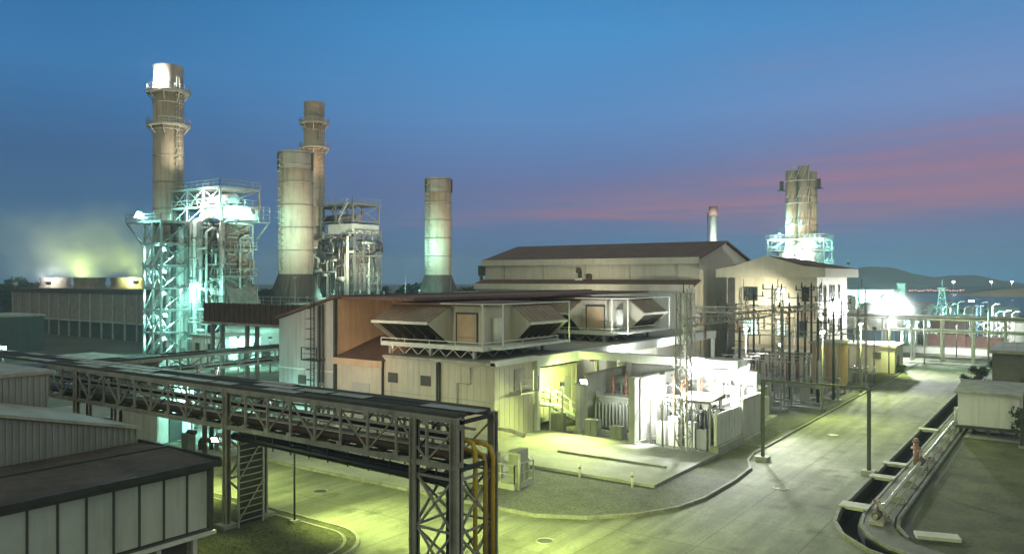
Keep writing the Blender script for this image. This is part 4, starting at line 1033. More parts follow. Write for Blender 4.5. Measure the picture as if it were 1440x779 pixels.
# small plant between
def tank(x, y, r, h, mm, label, base=0, horiz=False, n=24):
    t = thing('storage_tank', (x,y,base), label, 'tank')
    m = MB()
    if horiz:
        z = base+r+.5; m.tube([(x-h/2-.25,y,z),(x-h/2,y,z),(x+h/2,y,z),(x+h/2+.25,y,z)],[r*.6,r,r,r*.6],n); m.build('shell', mm, t)
        m = MB()
        for s in (-.3,.3): m.box(x+s*h-.15,x+s*h+.15,y-r*.8,y+r*.8,base,base+.7)
        m.build('saddle', 'concrete', t)
    else:
        m.tube([(x,y,base),(x,y,base+h)], r, n); m.build('shell', mm, t)
        m = MB(); m.tube([(x,y,base+h+.005),(x,y,base+h+r*.22)],[r*1.02,r*.15],n); m.build('roof', 'steel_grey', t)
        m = MB(); ladder = [(x+(r+.2)*.6,y-(r+.2)*.8,base),(x+(r+.2)*.6,y-(r+.2)*.8,base+h+.6)]; m.beam(*ladder,.08); m.beam((ladder[0][0]+.35,ladder[0][1]+.1,base),(ladder[0][0]+.35,ladder[0][1]+.1,base+h+.6),.08)
        m.build('ladder', 'steel_grey', t)
    return t
x,y = at(255,66); tank(x,y,1.4,2.6,'steel_white','white upright tank lit teal, behind the left part of the pipe bridge')
x,y = at(290,70); tank(x,y,1.0,3.2,'pipe_silver','silver horizontal tank behind the left part of the pipe bridge',horiz=True)
x,y = at(345,64); tank(x,y,.8,1.8,'steel_white','small white tank behind the pipe bridge, next to the middle column')
t = thing('valve_skid', (-27.9,38.6,.1), 'small grey pump skid with cabinets beside the gravel, right of the pipe bridge end', 'pump skid')
m = MB(); m.box(-29.6,-26.6,37.6,39.6,.1,.45); m.build('base', 'concrete', t)
m = MB(); m.box(-27.3,-26.7,38,39.2,.45,2.3); m.build('cabinet', 'transformer_paint', t)
m = MB(); m.box(-28.9,-28.2,38,38.7,.45,1.7); m.build('cabinet', 'clad_grey', t)
m = MB(); m.tube([(-29.4,39.2,.4),(-29.4,39.2,3.2),(-28,39.2,3.2),(-27.0,39.2,3.0)],.13,8); m.tube([(-27.9,37.8,.4),(-27.9,37.8,2.2),(-26.4,37.8,2.2),(-26.4,37.8,.1)],.1,8); m.build('pipework', 'steel_grey', t)
m = MB(); m.rail([(-29.6,37.6,.45),(-26.6,37.6,.45),(-26.6,39.6,.45)],1.1,1,.03); m.build('railing', 'steel_grey', t)
t = thing('tall_post', (-32.3,26.3,0), 'thin dark post standing on the grass under the pipe bridge', 'post')
m = MB(); m.cyl(-32.3,26.3,.1,4.9,.05,n=8); m.build('shaft', 'steel_dark', t)
m = MB(); m.box(-32.5,-32.1,26.1,26.5,.05,.22); m.build('footing', 'concrete', t)
for i,(x,y,l) in enumerate(((-32.6,37.2,'grey cabinet standing at the yard edge, under the middle of the pipe bridge'),(-39,38.5,'grey cabinet beyond the road, just right of the middle bridge column'))):
    t = thing('control_cabinet', (x,y,.08), l, 'cabinet'); m = MB(); m.box(x-.5,x+.5,y-.3,y+.3,.2,1.6); m.build('body', 'transformer_paint', t); m = MB(); m.box(x-.6,x+.6,y-.4,y+.4,.05,.19); m.build('plinth', 'concrete', t)
    m = MB(); m.prism([(y-.4,1.62),(y+.4,1.62),(y+.4,1.75),(y-.4,1.68)],'x',x-.58,x+.58); m.build('roof', 'steel_grey', t)

cl = random.Random(17)
for i,(x,y,l) in enumerate(((-60.8,33,'cluster of low pipes and valves beside the lower pipe bridge, nearest the corrugated shed'),(-60.6,39,'second cluster of low pipes beside the lower pipe bridge'),(-58.5,44.5,'cluster of low pipes at the foot of the grey hall wall'),(-50,33,'cluster of low pipes under the left half of the pipe bridge'),(-46.5,40.5,'cluster of low pipes in front of the brown lean-to roof'))):
    t = thing('pipe_cluster', (x,y,0), l, 'pipes')
    MB().box(x-1.9,x+1.9,y-1.1,y+1.1,.0,.24).build('plinth','concrete',t)
    for k in range(6):
        xx = x-1.5+k*.55; h = .8+cl.random()*1.9; yy = y+cl.uniform(-.7,.7)
        MB().tube([(xx,yy,.24),(xx,yy,h),(xx+.25,yy,h+.22),(xx+1.0,yy,h+.22)],.07+cl.random()*.1,8).build('pipe', cl.choice(('pipe_silver','steel_white','pipe_brown','steel_dark')), t)
    MB().box(x-1.7,x-.9,y-.9,y-.3,.24,1.5).build('cabinet','transformer_paint',t)
    MB().tube([(x-1.8,y+.9,.7),(x+1.8,y+.9,.7)],.16,8).build('header_pipe','pipe_silver',t)
bo = thing('bollard', (-24.9,42.2,.1), 'short pale bollard along the front edge of the apron slab', 'bollard', 'bollards along the apron edge')
MB().tube([(-24.9,42.2,.1),(-24.9,42.2,1.0)],.07,8).build('post','steel_white',bo); MB().tube([(-24.9,42.2,.72),(-24.9,42.2,.86)],.078,8).build('band','paint_red_dull',bo)
for x in (-28.7,-21.3): copy_tree(bo,(x,42.2,.1))
# ------------------------------------------------------------------ transformer yard
def transformer(x, y, label, paint='transformer_paint'):
    t = thing('transformer', (x,y,.03), label, 'transformer', 'power transformers in the yard')
    m = MB(); m.box(x-1.9,x+1.9,y-1.4,y+1.4,.45,2.9); m.box(x-2.0,x+2.0,y-1.5,y+1.5,2.9,3.05); m.build('tank_body', paint, t)
    m = MB(); m.box(x-2.6,x+2.6,y-2.3,y+2.3,.03,.44); m.build('plinth', 'concrete', t)
    for s in (-1,1):
        m = MB()
        for i in range(12):
            xx = x-1.7+i*.31; m.box(xx-.05,xx+.05,y+s*1.45-(.0 if s>0 else .75),y+s*1.45+(.75 if s>0 else 0),.7,2.6)
        m.tube([(x-1.8,y+s*1.8,2.5),(x+1.8,y+s*1.8,2.5)],.09,8); m.tube([(x-1.8,y+s*1.8,.8),(x+1.8,y+s*1.8,.8)],.09,8)
        m.build('radiator', paint, t)
    for i in range(3):
        xx = x-1.2+i*1.2
        m = MB()
        for k in range(8): m.cyl(xx,y-.2,3.06+k*.2,3.16+k*.2,.24,.13,10)
        m.cyl(xx,y-.2,3.05,4.75,.09,n=8); m.cyl(xx,y-.2,4.75,5.05,.05,n=8); m.build('bushing', 'porcelain', t)
    m = MB(); m.tube([(x-1.4,y+.9,4.0),(x+1.2,y+.9,4.0)],.42,14); m.beam((x-1,y+.9,3.05),(x-1,y+.9,3.7),.12); m.beam((x+.8,y+.9,3.05),(x+.8,y+.9,3.7),.12); m.build('oil_conservator', paint, t)
    m = MB(); m.box(x+1.92,x+2.35,y-.8,y+.5,.8,2.3); m.build('control_box', 'clad_grey', t)
    m = MB(); m.tube([(x+1.7,y+1.0,3.0),(x+2.2,y+1.0,3.5),(x+2.2,y+1.0,.6)],.08,8); m.tube([(x-1.7,y-1.0,3.0),(x-2.2,y-1.0,3.3),(x-2.2,y-1.6,.5)],.07,8); m.build('oil_pipe', 'steel_grey', t)
    return t
tr = transformer(-29.5,57.6,'dark grey transformer between the stair enclosure and the concrete pillar')
copy_tree(tr, (-23.6,58.6,.03), 'grey transformer in the brightest white lit bay, left of the lit panel wall')
copy_tree(tr, (-29.8,66.5,.03), 'transformer in the second row, behind the concrete pillar')
copy_tree(tr, (-23.8,68.0,.03), 'transformer in the second row, behind the white lit bay')
def wallslab(x0,x1,y0,y1,z1,mm,label,name='fire_wall',cat='wall',z0=.03):
    t = thing(name, ((x0+x1)/2,(y0+y1)/2,z0), label, cat)
    m = MB(); m.box(x0,x1,y0,y1,z0+.31,z1); m.build('slab', mm, t)
    m = MB(); m.box(x0-.15,x1+.15,y0-.15,y1+.15,z0,z0+.30); m.build('footing', 'concrete', t)
    m = MB(); m.box(x0-.08,x1+.08,y0-.08,y1+.08,z1+.002,z1+.14); m.build('coping', 'concrete', t)
    return t
wallslab(-26.9,-26.4,52.7,53.4,5.0,'fire_wall','square grey concrete pillar at the front of the transformer yard','pillar','pillar')
wallslab(-26.8,-26.5,53.9,62,4.9,'fire_wall','pale fire wall between the two front transformers')
wallslab(-32.6,-32.2,54.6,55.4,3.9,'fire_wall','pale greenish pillar beside the stair enclosure','pillar','pillar')
wallslab(-32.5,-32.2,55.8,63,4.6,'fire_wall','fire wall left of the dark transformer')
wallslab(-33,-20.6,62.6,62.9,4.9,'fire_wall','long fire wall behind the front transformers')
wallslab(-20.6,-20.3,58.6,62.5,3.3,'fire_wall','long pale wall along the road side of the transformer yard')
t = thing('panel_screen', (-20.4,55.5,.03), 'low blue white corrugated screen wall on a concrete foot facing the road', 'screen wall')
m = MB(); m.box(-20.6,-20.45,53.4,58.5,.7,2.9); m.ribs_y(53.5,58.4,-20.45,.75,2.85,.32,.12,.05); m.build('panel', 'steel_white', t)
m = MB(); m.box(-20.8,-20.2,53.2,58.55,.03,.68); m.build('footing', 'concrete', t)
t = thing('bus_duct', (-30,60.5,.3), 'white boxed bus duct on posts crossing above the transformers', 'bus duct')
m = MB(); m.box(-36.2,-21,59.3,60.1,5.5,6.15); m.box(-36.2,-21,61.2,61.8,5.5,6.0); m.build('duct', 'steel_white', t)
for x in (-34,-30.8,-26.2,-21.4):
    m = MB(); m.box(x-.12,x+.12,60.4,60.7,.05,5.49); m.box(x-.1,x+.1,59.2,61.9,5.3,5.49); m.build('leg', 'steel_grey', t)
t = thing('equipment_shelter', (-23,55.2,.03), 'small open steel shelter with pipes and panels in the white lit bay', 'shelter')
m = MB()
for x in (-25.8,-23.4,-21.2):
    for y in (54.2,56.4): m.box(x-.07,x+.07,y-.07,y+.07,.05,3.6)
m.box(-25.9,-21.1,54.15,54.25,3.45,3.6); m.box(-25.9,-21.1,56.35,56.45,3.45,3.6); m.build('frame', 'steel_grey', t)
m = MB(); m.prism([(53.9,3.62),(56.8,3.62),(56.8,3.95),(53.9,3.72)],'x',-23.9,-21.0); m.build('roof', 'pipe_brown', t)
for x,h,mm in ((-25.2,1.7,'steel_white'),(-24.2,2.2,'clad_white'),(-22.9,1.9,'steel_white'),(-22.0,1.5,'transformer_paint')):
    m = MB(); m.box(x-.38,x+.38,54.6,55.3,.06,h); m.build('cabinet', mm, t)
rr = random.Random(3)
for i in range(9):
    x = -25.6+i*.52; m = MB(); z = 1.9+rr.random()*1.6; m.tube([(x,55.8,.1),(x,55.8,z),(x+rr.uniform(-.8,.8),55.5,z+.35)],.07+.06*rr.random(),7); m.build('pipe', rr.choice(('pipe_silver','steel_white','pipe_brown','steel_dark')), t)
for i,(x,y,z0,h,w,mm) in enumerate(((-25.7,57.2,.06,2.6,.5,'steel_dark'),(-21.6,57.0,.06,2.0,.6,'transformer_paint'),(-20.95,55.8,.06,2.9,.35,'steel_dark'))):
    MB().box(x-w/2,x+w/2,y-.3,y+.3,z0,z0+h).build('panel', mm, t)
for i in range(14):
    x = -25.9+rr.random()*5; y = 56.6+rr.random()*4.6; h = 2.4+rr.random()*2.6
    MB().tube([(x,y,.05),(x,y,h),(x+rr.uniform(-1,1),y+rr.uniform(-.5,.5),h+.3)],.04+.07*rr.random(),7).build('conduit', rr.choice(('steel_dark','pipe_brown','steel_grey','porcelain')), t)
for i in range(4):
    z = 1.2+i*.9; MB().box(-26.4,-20.7,62.3-.12*i,62.42-.12*i,z,z+.12).build('cable_shelf','steel_dark',t)
# small clutter boxes along the front of the yard
for i,(x,y,h,l) in enumerate(((-30.6,53.9,1.5,'dark cabinet at the foot of the dark transformer'),(-28.4,53.9,1.2,'low dark box left of the concrete pillar'),(-34.0,54.2,1.6,'green grey cabinet below the foot of the outside stair'))):
    t = thing('control_cabinet', (x,y,.03), l, 'cabinet'); m = MB(); m.box(x-.55,x+.55,y-.35,y+.35,.2,h); m.box(x-.5,x-.02,y-.39,y-.351,.3,h-.1); m.box(x+.02,x+.5,y-.39,y-.351,.3,h-.1); m.build('body', 'transformer_paint', t); m = MB(); m.box(x-.6,x+.6,y-.4,y+.4,.03,.19); m.build('plinth', 'concrete', t)

# ------------------------------------------------------------------ switchyard
def mast(x, y, h, label, w0=.95, w1=.75, group='lattice masts of the switchyard'):
    t = thing('lattice_mast', (x,y,.0), label, 'lattice mast', group)
    m = MB(); m.lattice(x,y,.3,h,w0,w1,int(h/.95),.085,.045); m.build('lattice', 'steel_grey', t)
    m = MB(); m.box(x-.75,x+.75,y-.75,y+.75,.0,.3); m.build('footing', 'concrete', t)
    m = MB(); m.beam((x,y,h),(x,y,h+1.0),.05); m.build('lightning_rod', 'steel_dark', t)
    return t
XM = -22.7
mp = mast(XM,53.0,11.4,'tall lattice mast standing in front of the white lit transformer bay')
for (x,y,l) in ((-22.7,75,'lattice mast behind the transformer yard, left of the lit cyan window'),(-22.7,91,'lattice mast before the corner of the control building'),
                (-31.5,91,'lattice mast before the middle of the control building front'),(-31.5,75,'lattice mast before the cream gable end'),
                (-20.0,98,'lattice mast right of the control building corner, near the road')):
    copy_tree(mp, (x,y,0), l)
def boom(p, q, label):
    t = thing('lattice_boom', ((p[0]+q[0])/2,(p[1]+q[1])/2,min(p[2],q[2])-.3), label, 'lattice beam', 'lattice beams of the switchyard')
    n = max(6,int((Vector(q)-Vector(p)).length/.8))
    m = MB(); m.boom(p,q,.55,n,.07,.04); m.build('lattice', 'steel_grey', t)
    k = 3
    for i in range(k):
        m = MB(); c = Vector(p).lerp(Vector(q),(i+.5)/k)
        for j in range(6): m.cyl(c.x,c.y,c.z-.45-j*.17,c.z-.35-j*.17,.15,.07,8)
        m.beam((c.x,c.y,c.z-1.45),(c.x,c.y,c.z-.25),.04)
        m.build('insulator_string', 'porcelain', t)
boom((-22.7,53.6,9.3),(-22.7,74.5,9.3),'lattice beam from the front mast along the road side of the yard')
boom((-22.7,75.6,9.4),(-22.7,90.5,9.4),'lattice beam in front of the road face of the control building')
boom((-31,75,9.4),(-23.3,75,9.4),'lattice beam between the two masts behind the transformers')
boom((-31,91,9.0),(-23.3,91,9.0),'upper lattice beam crossing the front of the control building')
boom((-31,91.3,6.2),(-23.3,91.3,6.2),'lower lattice beam crossing the front of the control building')
boom((-31,83,8.0),(-23.3,83,8.0),'lattice beam in the middle of the switchyard, below the others')
boom((-22.6,91.2,6.4),(-20.2,97.7,6.4),'short lower lattice beam at the road corner of the control building')
boom((-31.5,75.6,9.2),(-31.5,90.5,9.2),'lattice beam running from the gable end towards the control building')
# overhead conductors
for i, z in enumerate((7.6,7.9,8.2)):
    pts = []
    for k in range(13):
        u_ = k/12; pts.append((-31+i*3.6, 75+16*u_, z-.7*4*u_*(1-u_)))
    o = (pts[0][0], 83, z-.8)
    m = MB(); m.tube(pts,.022,5); tag(m.build('overhead_conductor', 'steel_dark', None, o), 'thin dark overhead wire strung between the lattice beams', 'wire', 'overhead wires of the switchyard')
tp = None
for i,(px,d,h) in enumerate(((1022,84,9.6),(1086,86,11.6),(1100,92,8.8),(1122,88,10.6),(1141,84,11.8),(1160,90,10.2),(1172,80,9.0),(1040,80,7.4),(1060,88,10.8),(1110,80,9.8),(1132,92,11.4),(1150,78,8.4),(1183,94,9.8))):
    x,y = at(px,d)
    t = thing('switchyard_pole', (x,y,.03), ('thin dark pole before the left end of the control building','tall dark pole right of the cyan window of the control building','short dark pole before the white lit window','dark pole before the right half of the control building front','tallest dark pole near the corner of the control building','dark pole before the road face of the control building','dark pole at the road side of the switchyard','short pole below the cream gable end','dark pole just left of the cyan window of the control building','dark pole below the white lit window, nearest the gate','tall dark pole behind the others, before the right half of the control building','low dark pole nearest the tan louvred equipment box','dark pole farthest right, before the road face of the control building')[i], 'pole')
    m = MB(); m.tube([(x,y,.2),(x,y,h)],[.15,.10],8); m.build('shaft','steel_dark',t)
    m = MB(); m.box(x-.3,x+.3,y-.3,y+.3,.03,.2); m.build('footing','concrete',t)
    m = MB(); m.beam((x-1.1,y,h-.3),(x+1.1,y,h-.3),.1); m.beam((x-.5,y,h-1.3),(x+.5,y,h-1.3),.08)
    for k in (-1,0,1): m.cyl(x+k,y,h-.25,h+.25,.09,.05,7)
    m.build('crossarm','steel_dark',t)
# insulator posts, breakers
def post(x, y, h, label, group):
    t = thing('post_insulator', (x,y,.03), label, 'insulator', group)
    m = MB(); m.beam((x-.18,y,.2),(x-.12,y,h),.07); m.beam((x+.18,y,.2),(x+.12,y,h),.07)
    for k in range(4): m.beam((x-.17,y,.4+k*h*.22),(x+.15,y,.4+(k+1)*h*.22),.04)
    m.build('support', 'steel_galv', t)
    m = MB(); m.box(x-.35,x+.35,y-.35,y+.35,.03,.22); m.build('footing', 'concrete', t)
    m = MB()
    for k in range(9): m.cyl(x,y,h+.02+k*.16,h+.1+k*.16,.17,.09,9)
    m.cyl(x,y,h,h+1.6,.07,n=8); m.build('insulator', 'porcelain', t)
    return t
G1 = 'insulator posts of the switchyard'
L1 = 'slim insulator post on steel legs in the switchyard below the control building'
p0 = post(-30.4,77.5,2.6,L1,G1)
for i in range(7):
    for j in range(5):
        if i == 0 and j == 0: continue
        copy_tree(p0, (-30.4+j*1.95+(.4 if i%2 else 0), 77.5+i*2.0+(5.5 if i > 3 else 0), .03))
for i in range(4):
    y = 78.2+i*3.4
    m = MB(); m.tube([(-30.6,y,4.35),(-22.2,y,4.35)],.05,7); tag(m.build('busbar', 'pipe_silver', None, (-26.4,y,4.3)), 'silver busbar tube lying across the insulator posts', 'busbar', 'busbars of the switchyard')
def breaker(x, y, label):
    t = thing('circuit_breaker', (x,y,.03), label, 'circuit breaker', 'circuit breakers of the switchyard')
    m = MB(); m.box(x-1.6,x+1.6,y-.3,y+.3,2.0,2.35)
    for s in (-1.4,1.4): m.box(x+s-.1,x+s+.1,y-.1,y+.1,.2,2.0)
    m.build('frame', 'steel_galv', t)
    m = MB(); m.box(x-1.7,x+1.7,y-.5,y+.5,.03,.2); m.build('footing', 'concrete', t)
    for s in (-1.2,0,1.2):
        m = MB()
        for k in range(11): m.cyl(x+s,y,2.36+k*.2,2.47+k*.2,.21,.1,9)
        m.cyl(x+s,y,2.35,4.7,.08,n=8); m.build('pole', 'porcelain_grey', t)
    m = MB(); m.box(x-.45,x+.45,y-.62,y-.31,.8,2.0); m.build('drive_box', 'clad_grey', t)
    return t
bk = breaker(-20.9,78,'three pole circuit breaker at the road side of the switchyard, nearest the road gate')
copy_tree(bk,(-20.9,84.5,.03),'three pole circuit breaker at the road side of the switchyard, second from the gate')
copy_tree(bk,(-20.9,95.5,.03),'three pole circuit breaker near the corner of the control building')
t = thing('switch_panel_house', (-21.2,88.5,.03), 'tan louvred equipment box on posts at the road side of the switchyard', 'equipment box')
m = MB(); m.box(-22.6,-19.9,86.6,90.4,1.1,5.6); m.ribs_y(86.7,90.3,-19.9,1.2,5.5,.42,.1,.05); m.ribs_x(-22.5,-20,86.6,1.2,5.5,.42,.1,.05); m.build('body', 'clad_tan', t)
m = MB()
for x in (-22.4,-20.1):
    for y in (86.8,90.2): m.box(x-.1,x+.1,y-.1,y+.1,.03,1.09)
m.build('leg', 'steel_grey', t)
m = MB(); m.box(-22.9,-19.7,86.3,90.7,5.61,5.8); m.build('roof', 'steel_grey', t)
low_block(1216,108,8.5,6,3.4,'clad_cream','low cream lit building right of the control building, by the road')
t = thing('pipe_manifold', (-21.5,100.5,.05), 'low row of upright pipes in front of the cream lit building', 'pipe manifold')
for i in range(8):
    m = MB(); m.tube([(-24.5+i*.75,100.5,.06),(-24.5+i*.75,100.5,1.7),(-24.5+i*.75,101.4,2.0)],.1,7); m.build('riser', 'steel_galv', t)
m = MB(); m.tube([(-25,100.5,1.2),(-18.9,100.5,1.2)],.14,8); m.build('header', 'steel_galv', t)

# ------------------------------------------------------------------ height gate over the road
t = thing('height_gate', (-13.7,54,0), 'dark square steel gate frame spanning the road', 'height barrier')
for x in (-17.35,-10.6):
    m = MB(); m.box(x-.10,x+.10,53.9,54.1,.3,5.44); o = m.build('post', 'steel_dark', t)
    m = MB(); m.box(x-.4,x+.4,53.6,54.4,0,.32); m.build('footing', 'concrete', o)
m = MB(); m.box(-17.46,-10.49,53.94,54.06,5.45,5.57); m.build('crossbar', 'steel_dark', t)

# ------------------------------------------------------------------ right verge
for y, w, l in ((45.6,1.5,'pale cover slab over the ditch, nearest the camera, left of the gate valve'),(53.2,1.2,'pale cover slab over the ditch just before the gate post'),(57.4,1.0,'pale narrow cover slab over the ditch beyond the gate post'),(72,1.2,'pale cover slab over the ditch beside the white container')):
    m = MB(); m.box(-10.38,-8.92,y-w*.35,y+w*.35,.17,.25); m.box(-10.1,-9.15,y-w*.3,y+w*.3,.05,.168); tag(m.build('ditch_cover', 'cover_slab', None, (-9.6,y,.05)), l, 'concrete slab')
run('ground_pipe', [(-8.1,42.6,.55),(-8.15,86,.55)], .10, 'pipe_silver', 'long pale pipe along the footpath right of the ditch', flanges=[((-8.12,45+i*6.5,.55),(-8.12,45.12+i*6.5,.55)) for i in range(6)])
run('ground_pipe', [(-7.75,43.4,.38),(-7.8,86,.38)], .06, 'steel_grey', 'thin grey pipe beside the long pale pipe on the footpath')
ps = None
for i in range(11):
    y = 44+i*4
    if ps is None:
        ps = thing('pipe_support', (-8.0,y,.1), 'small concrete block carrying the pipes along the footpath', 'pipe support', 'pipe supports along the footpath')
        m = MB(); m.box(-8.4,-7.6,y-.15,y+.15,.1,.26); m.build('block', 'concrete', ps)
        m = MB(); m.box(-8.3,-7.65,y-.04,y+.04,.262,.40); m.build('saddle', 'steel_grey', ps)
    else: copy_tree(ps, (-8.0,y,.1))
def valve(x, y, label):
    t = thing('gate_valve', (x,y,.1), label, 'valve')
    m = MB(); m.tube([(x,y-.24,.55),(x,y+.24,.55)],.17,10); m.tube([(x,y,.55),(x,y,1.0)],[.16,.08],10); m.tube([(x,y-.28,.55),(x,y-.22,.55)],.22,12); m.tube([(x,y+.22,.55),(x,y+.28,.55)],.22,12); m.build('body', 'paint_red', t)
    m = MB(); m.tube([(x+.2*math.cos(i*math.pi/6),y+.2*math.sin(i*math.pi/6),1.25) for i in range(13)],.025,6); m.beam((x-.2,y,1.25),(x+.2,y,1.25),.035); m.beam((x,y-.2,1.25),(x,y+.2,1.25),.035); m.cyl(x,y,.98,1.28,.03,n=8); m.build('handwheel', 'paint_red_dull', t)
    m = MB(); m.box(x-.35,x+.35,y-.3,y+.3,.1,.26); m.build('base', 'concrete', t)
    m = MB(); m.tube([(x+.35,y+.1,.1),(x+.35,y+.1,.8),(x+.15,y+.1,.95)],.04,7); m.build('drain_pipe', 'steel_grey', t)
valve(-8.1,43.2,'dull reddish gate valve with handwheel at the near end of the long pale pipe'); valve(-8.1,57.3,'dull reddish gate valve in the middle of the long pale pipe, beyond the gate')
t = thing('fire_hydrant_post', (-8.55,58.4,.1), 'tall rusty hydrant post beside the middle gate valve', 'hydrant')
m = MB(); m.cyl(-8.55,58.4,.1,1.6,.17); m.build('barrel', 'paint_red_dull', t)
m = MB(); m.cyl(-8.55,58.4,1.602,1.85,.24,.1); m.tube([(-8.85,58.4,1.2),(-8.25,58.4,1.2)],.1,8); m.build('cap', 'paint_red_dull', t)
x,y = at(1318,37.8); m = MB(); m.box(x-.95,x+.95,y-.42,y+.42,.06,.22); o = m.build('cover_slab', 'cover_slab', None, (0,0,0)); 
o.data.transform(Matrix.Translation((-x,-y,0))); o.location = (x,y,0); o.rotation_euler[2] = R(18); tag(o,'flat pale concrete slab lying on the dark grass at the lower right','concrete slab')
t = thing('container_hut', (-5.4,75,.09), 'white panelled container hut with grey roof on a dark stand at the right', 'container hut')
m = MB(); m.box(-7.6,-3.4,72.5,77.5,.75,3.25); m.ribs_x(-7.55,-3.45,72.5,.8,3.2,1.05,.05,.03); m.build('wall', 'clad_white', t)
m = MB(); m.prism([(72.2,3.26),(77.8,3.26),(77.8,3.85),(72.2,3.45)],'x',-7.8,-3.2); m.build('roof', 'steel_grey', t)
m = MB(); m.box(-7.7,-3.3,72.3,77.6,.55,.74)
for x in (-7.4,-5.5,-3.6):
    for y in (72.6,77.2): m.box(x-.1,x+.1,y-.1,y+.1,.09,.55)
m.build('stand', 'steel_dark', t)
m = MB(); m.box(-7.95,-7.61,73.2,74.4,.9,1.9); m.tube([(-7.8,72.9,.1),(-7.8,72.9,1.9),(-7.8,72.4,2.1)],.07,7); m.build('wall_unit', 'steel_white', t)
t = thing('dark_building', (-1.5,102,.09), 'flat roofed dark grey building at the right edge behind the white container hut', 'building')
m = MB(); m.box(-7,6,97,110,.09,4.6); m.ribs_x(-6.9,5.9,97,.2,4.5,1.6,.08,.04); m.build('wall', 'concrete_dark', t)
m = MB(); m.box(-7.3,6.3,96.7,110.3,4.61,4.95); m.build('roof', 'steel_grey', t)
m = MB(); m.box(-4.5,-3.4,96.92,96.99,.1,2.2); m.build('door', 'frame_dark', t)
m = MB(); m.rail([(-7.2,96.8,4.95),(6.2,96.8,4.95)],.8,1.2,.03); m.build('railing', 'steel_galv', t)
t = thing('metal_post', (-3.1,68.9,.05), 'short dark steel post on the plot before the white container hut', 'post'); m = MB(); m.box(-3.2,-3.0,68.8,69,.05,2.6); m.build('shaft', 'steel_dark', t); m = MB(); m.box(-3.3,-2.9,68.7,69.1,.05,.2); m.build('footing','concrete',t)

mh = thing('manhole_cover', (-14.2,47.5,.004), 'round dark iron manhole cover set in the road paving', 'manhole cover', 'manhole covers in the road')
MB().cyl(-14.2,47.5,.0,.022,.36,n=20).build('lid','steel_dark',mh)
m = MB(); m.tube([(-14.2+.41*math.cos(i*math.pi/12),47.5+.41*math.sin(i*math.pi/12),.012) for i in range(25)],.03,5); m.build('rim','steel_grey',mh)
for x,y in ((-15.6,66),(-20.5,31.5),(-36,31.2)): copy_tree(mh,(x,y,.004))
# plants
def shrub(name, x, y, r, h, label, key='leaf', n=900, seed=1, group=None, z0=.05, cat='shrub'):
    t = thing(name, (x,y,z0), label, cat, group); q = random.Random(seed)
    m = MB(); cl = [(q.uniform(-.65,.65)*r,q.uniform(-.65,.65)*r,q.uniform(.35,.9)*h,q.uniform(.3,.55)*r) for _ in range(9)]
    s = max(.05,r*.085)
    for i in range(n):
        c = q.choice(cl); v = Vector((q.gauss(0,1),q.gauss(0,1),q.gauss(0,1))).normalized()*c[3]*(q.random()**.4)
        p = Vector((x+c[0]+v.x, y+c[1]+v.y, max(z0+.1,z0+c[2]+v.z*.85)))
        a = Vector((q.gauss(0,1),q.gauss(0,1),q.gauss(0,.6))).normalized(); b = a.cross(Vector((q.random(),q.random(),q.random()+.1))).normalized()
        m.face([p-a*s*1.6, p+b*s*.7, p+a*s*1.6, p-b*s*.7])
    m.build('leaves', key, t)
    m = MB()
    for c in cl[:6]: m.tube([(x,y,z0),(x+c[0]*.4,y+c[1]*.4,z0+c[2]*.5),(x+c[0],y+c[1],z0+c[2])],[.06*r+.02,.04*r+.01,.012],6)
    m.build('stem', 'bark', t); return t
def tree(px, d, h, r, label, seed, key='leaf_dark'):
    x, y = at(px, d); t = shrub('tree', x, y, r, h, label, key, 1300, seed, 'distant trees', 0.0, 'tree'); return t
shrub('bush', -2.9,71.2,1.1,2.7,'dark leafy bush at the corner of the white container hut','leaf',1100,4)
shrub('bush', *at(1376,98),1.1,1.5,'low dark bush beside the road, left of the dark flat roofed building','leaf_dark',700,6)
shrub('bush', *at(1362,92),.9,1.2,'small dark bush at the ditch end near the street lamp','leaf_dark',600,8)
shrub('bush', *at(1268,104),1.0,1.1,'low green bush at the road edge right of the cream lit building','leaf',600,9)
shrub('bush', *at(1436,68),1.0,2.2,'dark bush at the right edge of the picture beside the white hut','leaf_dark',900,19)
for i,(px,d,h,r,l) in enumerate(((18,230,10,7,'dark tree mass at the left edge beyond the cooling tower'),(45,240,12,6,'taller dark tree behind the left end of the cooling tower'),(372,210,9,5,'dark tree between the lit boiler tower and the thick banded stack'),(563,240,11,7,'dark tree right of the pipe crowded boiler'),(655,240,9,6,'dark tree between the lone banded stack and the large hall'),(585,250,9,6,'dark tree just left of the lone banded stack'))): tree(px,d,h,r,l,20+i)
# rough grass on the dark verge and the left island
gm = MB(); q = random.Random(2)
def tufts(n, fx, fy, z):
    for _ in range(n):
        x, y = fx(), fy()
        for k in range(3):
            a = q.random()*6.28; hh = q.uniform(.02,.05); w = q.uniform(.010,.018); l = q.uniform(.02,.1)
            gm.face([(x-w*math.sin(a),y+w*math.cos(a),z),(x+w*math.sin(a),y-w*math.cos(a),z),(x+l*math.cos(a),y+l*math.sin(a),z+hh)])
gm = MB(); tufts(3500, lambda: q.uniform(-42,-27.6), lambda: q.uniform(20.6,26.4), .10); struct(gm.build('grass', 'turf'), 'stuff')

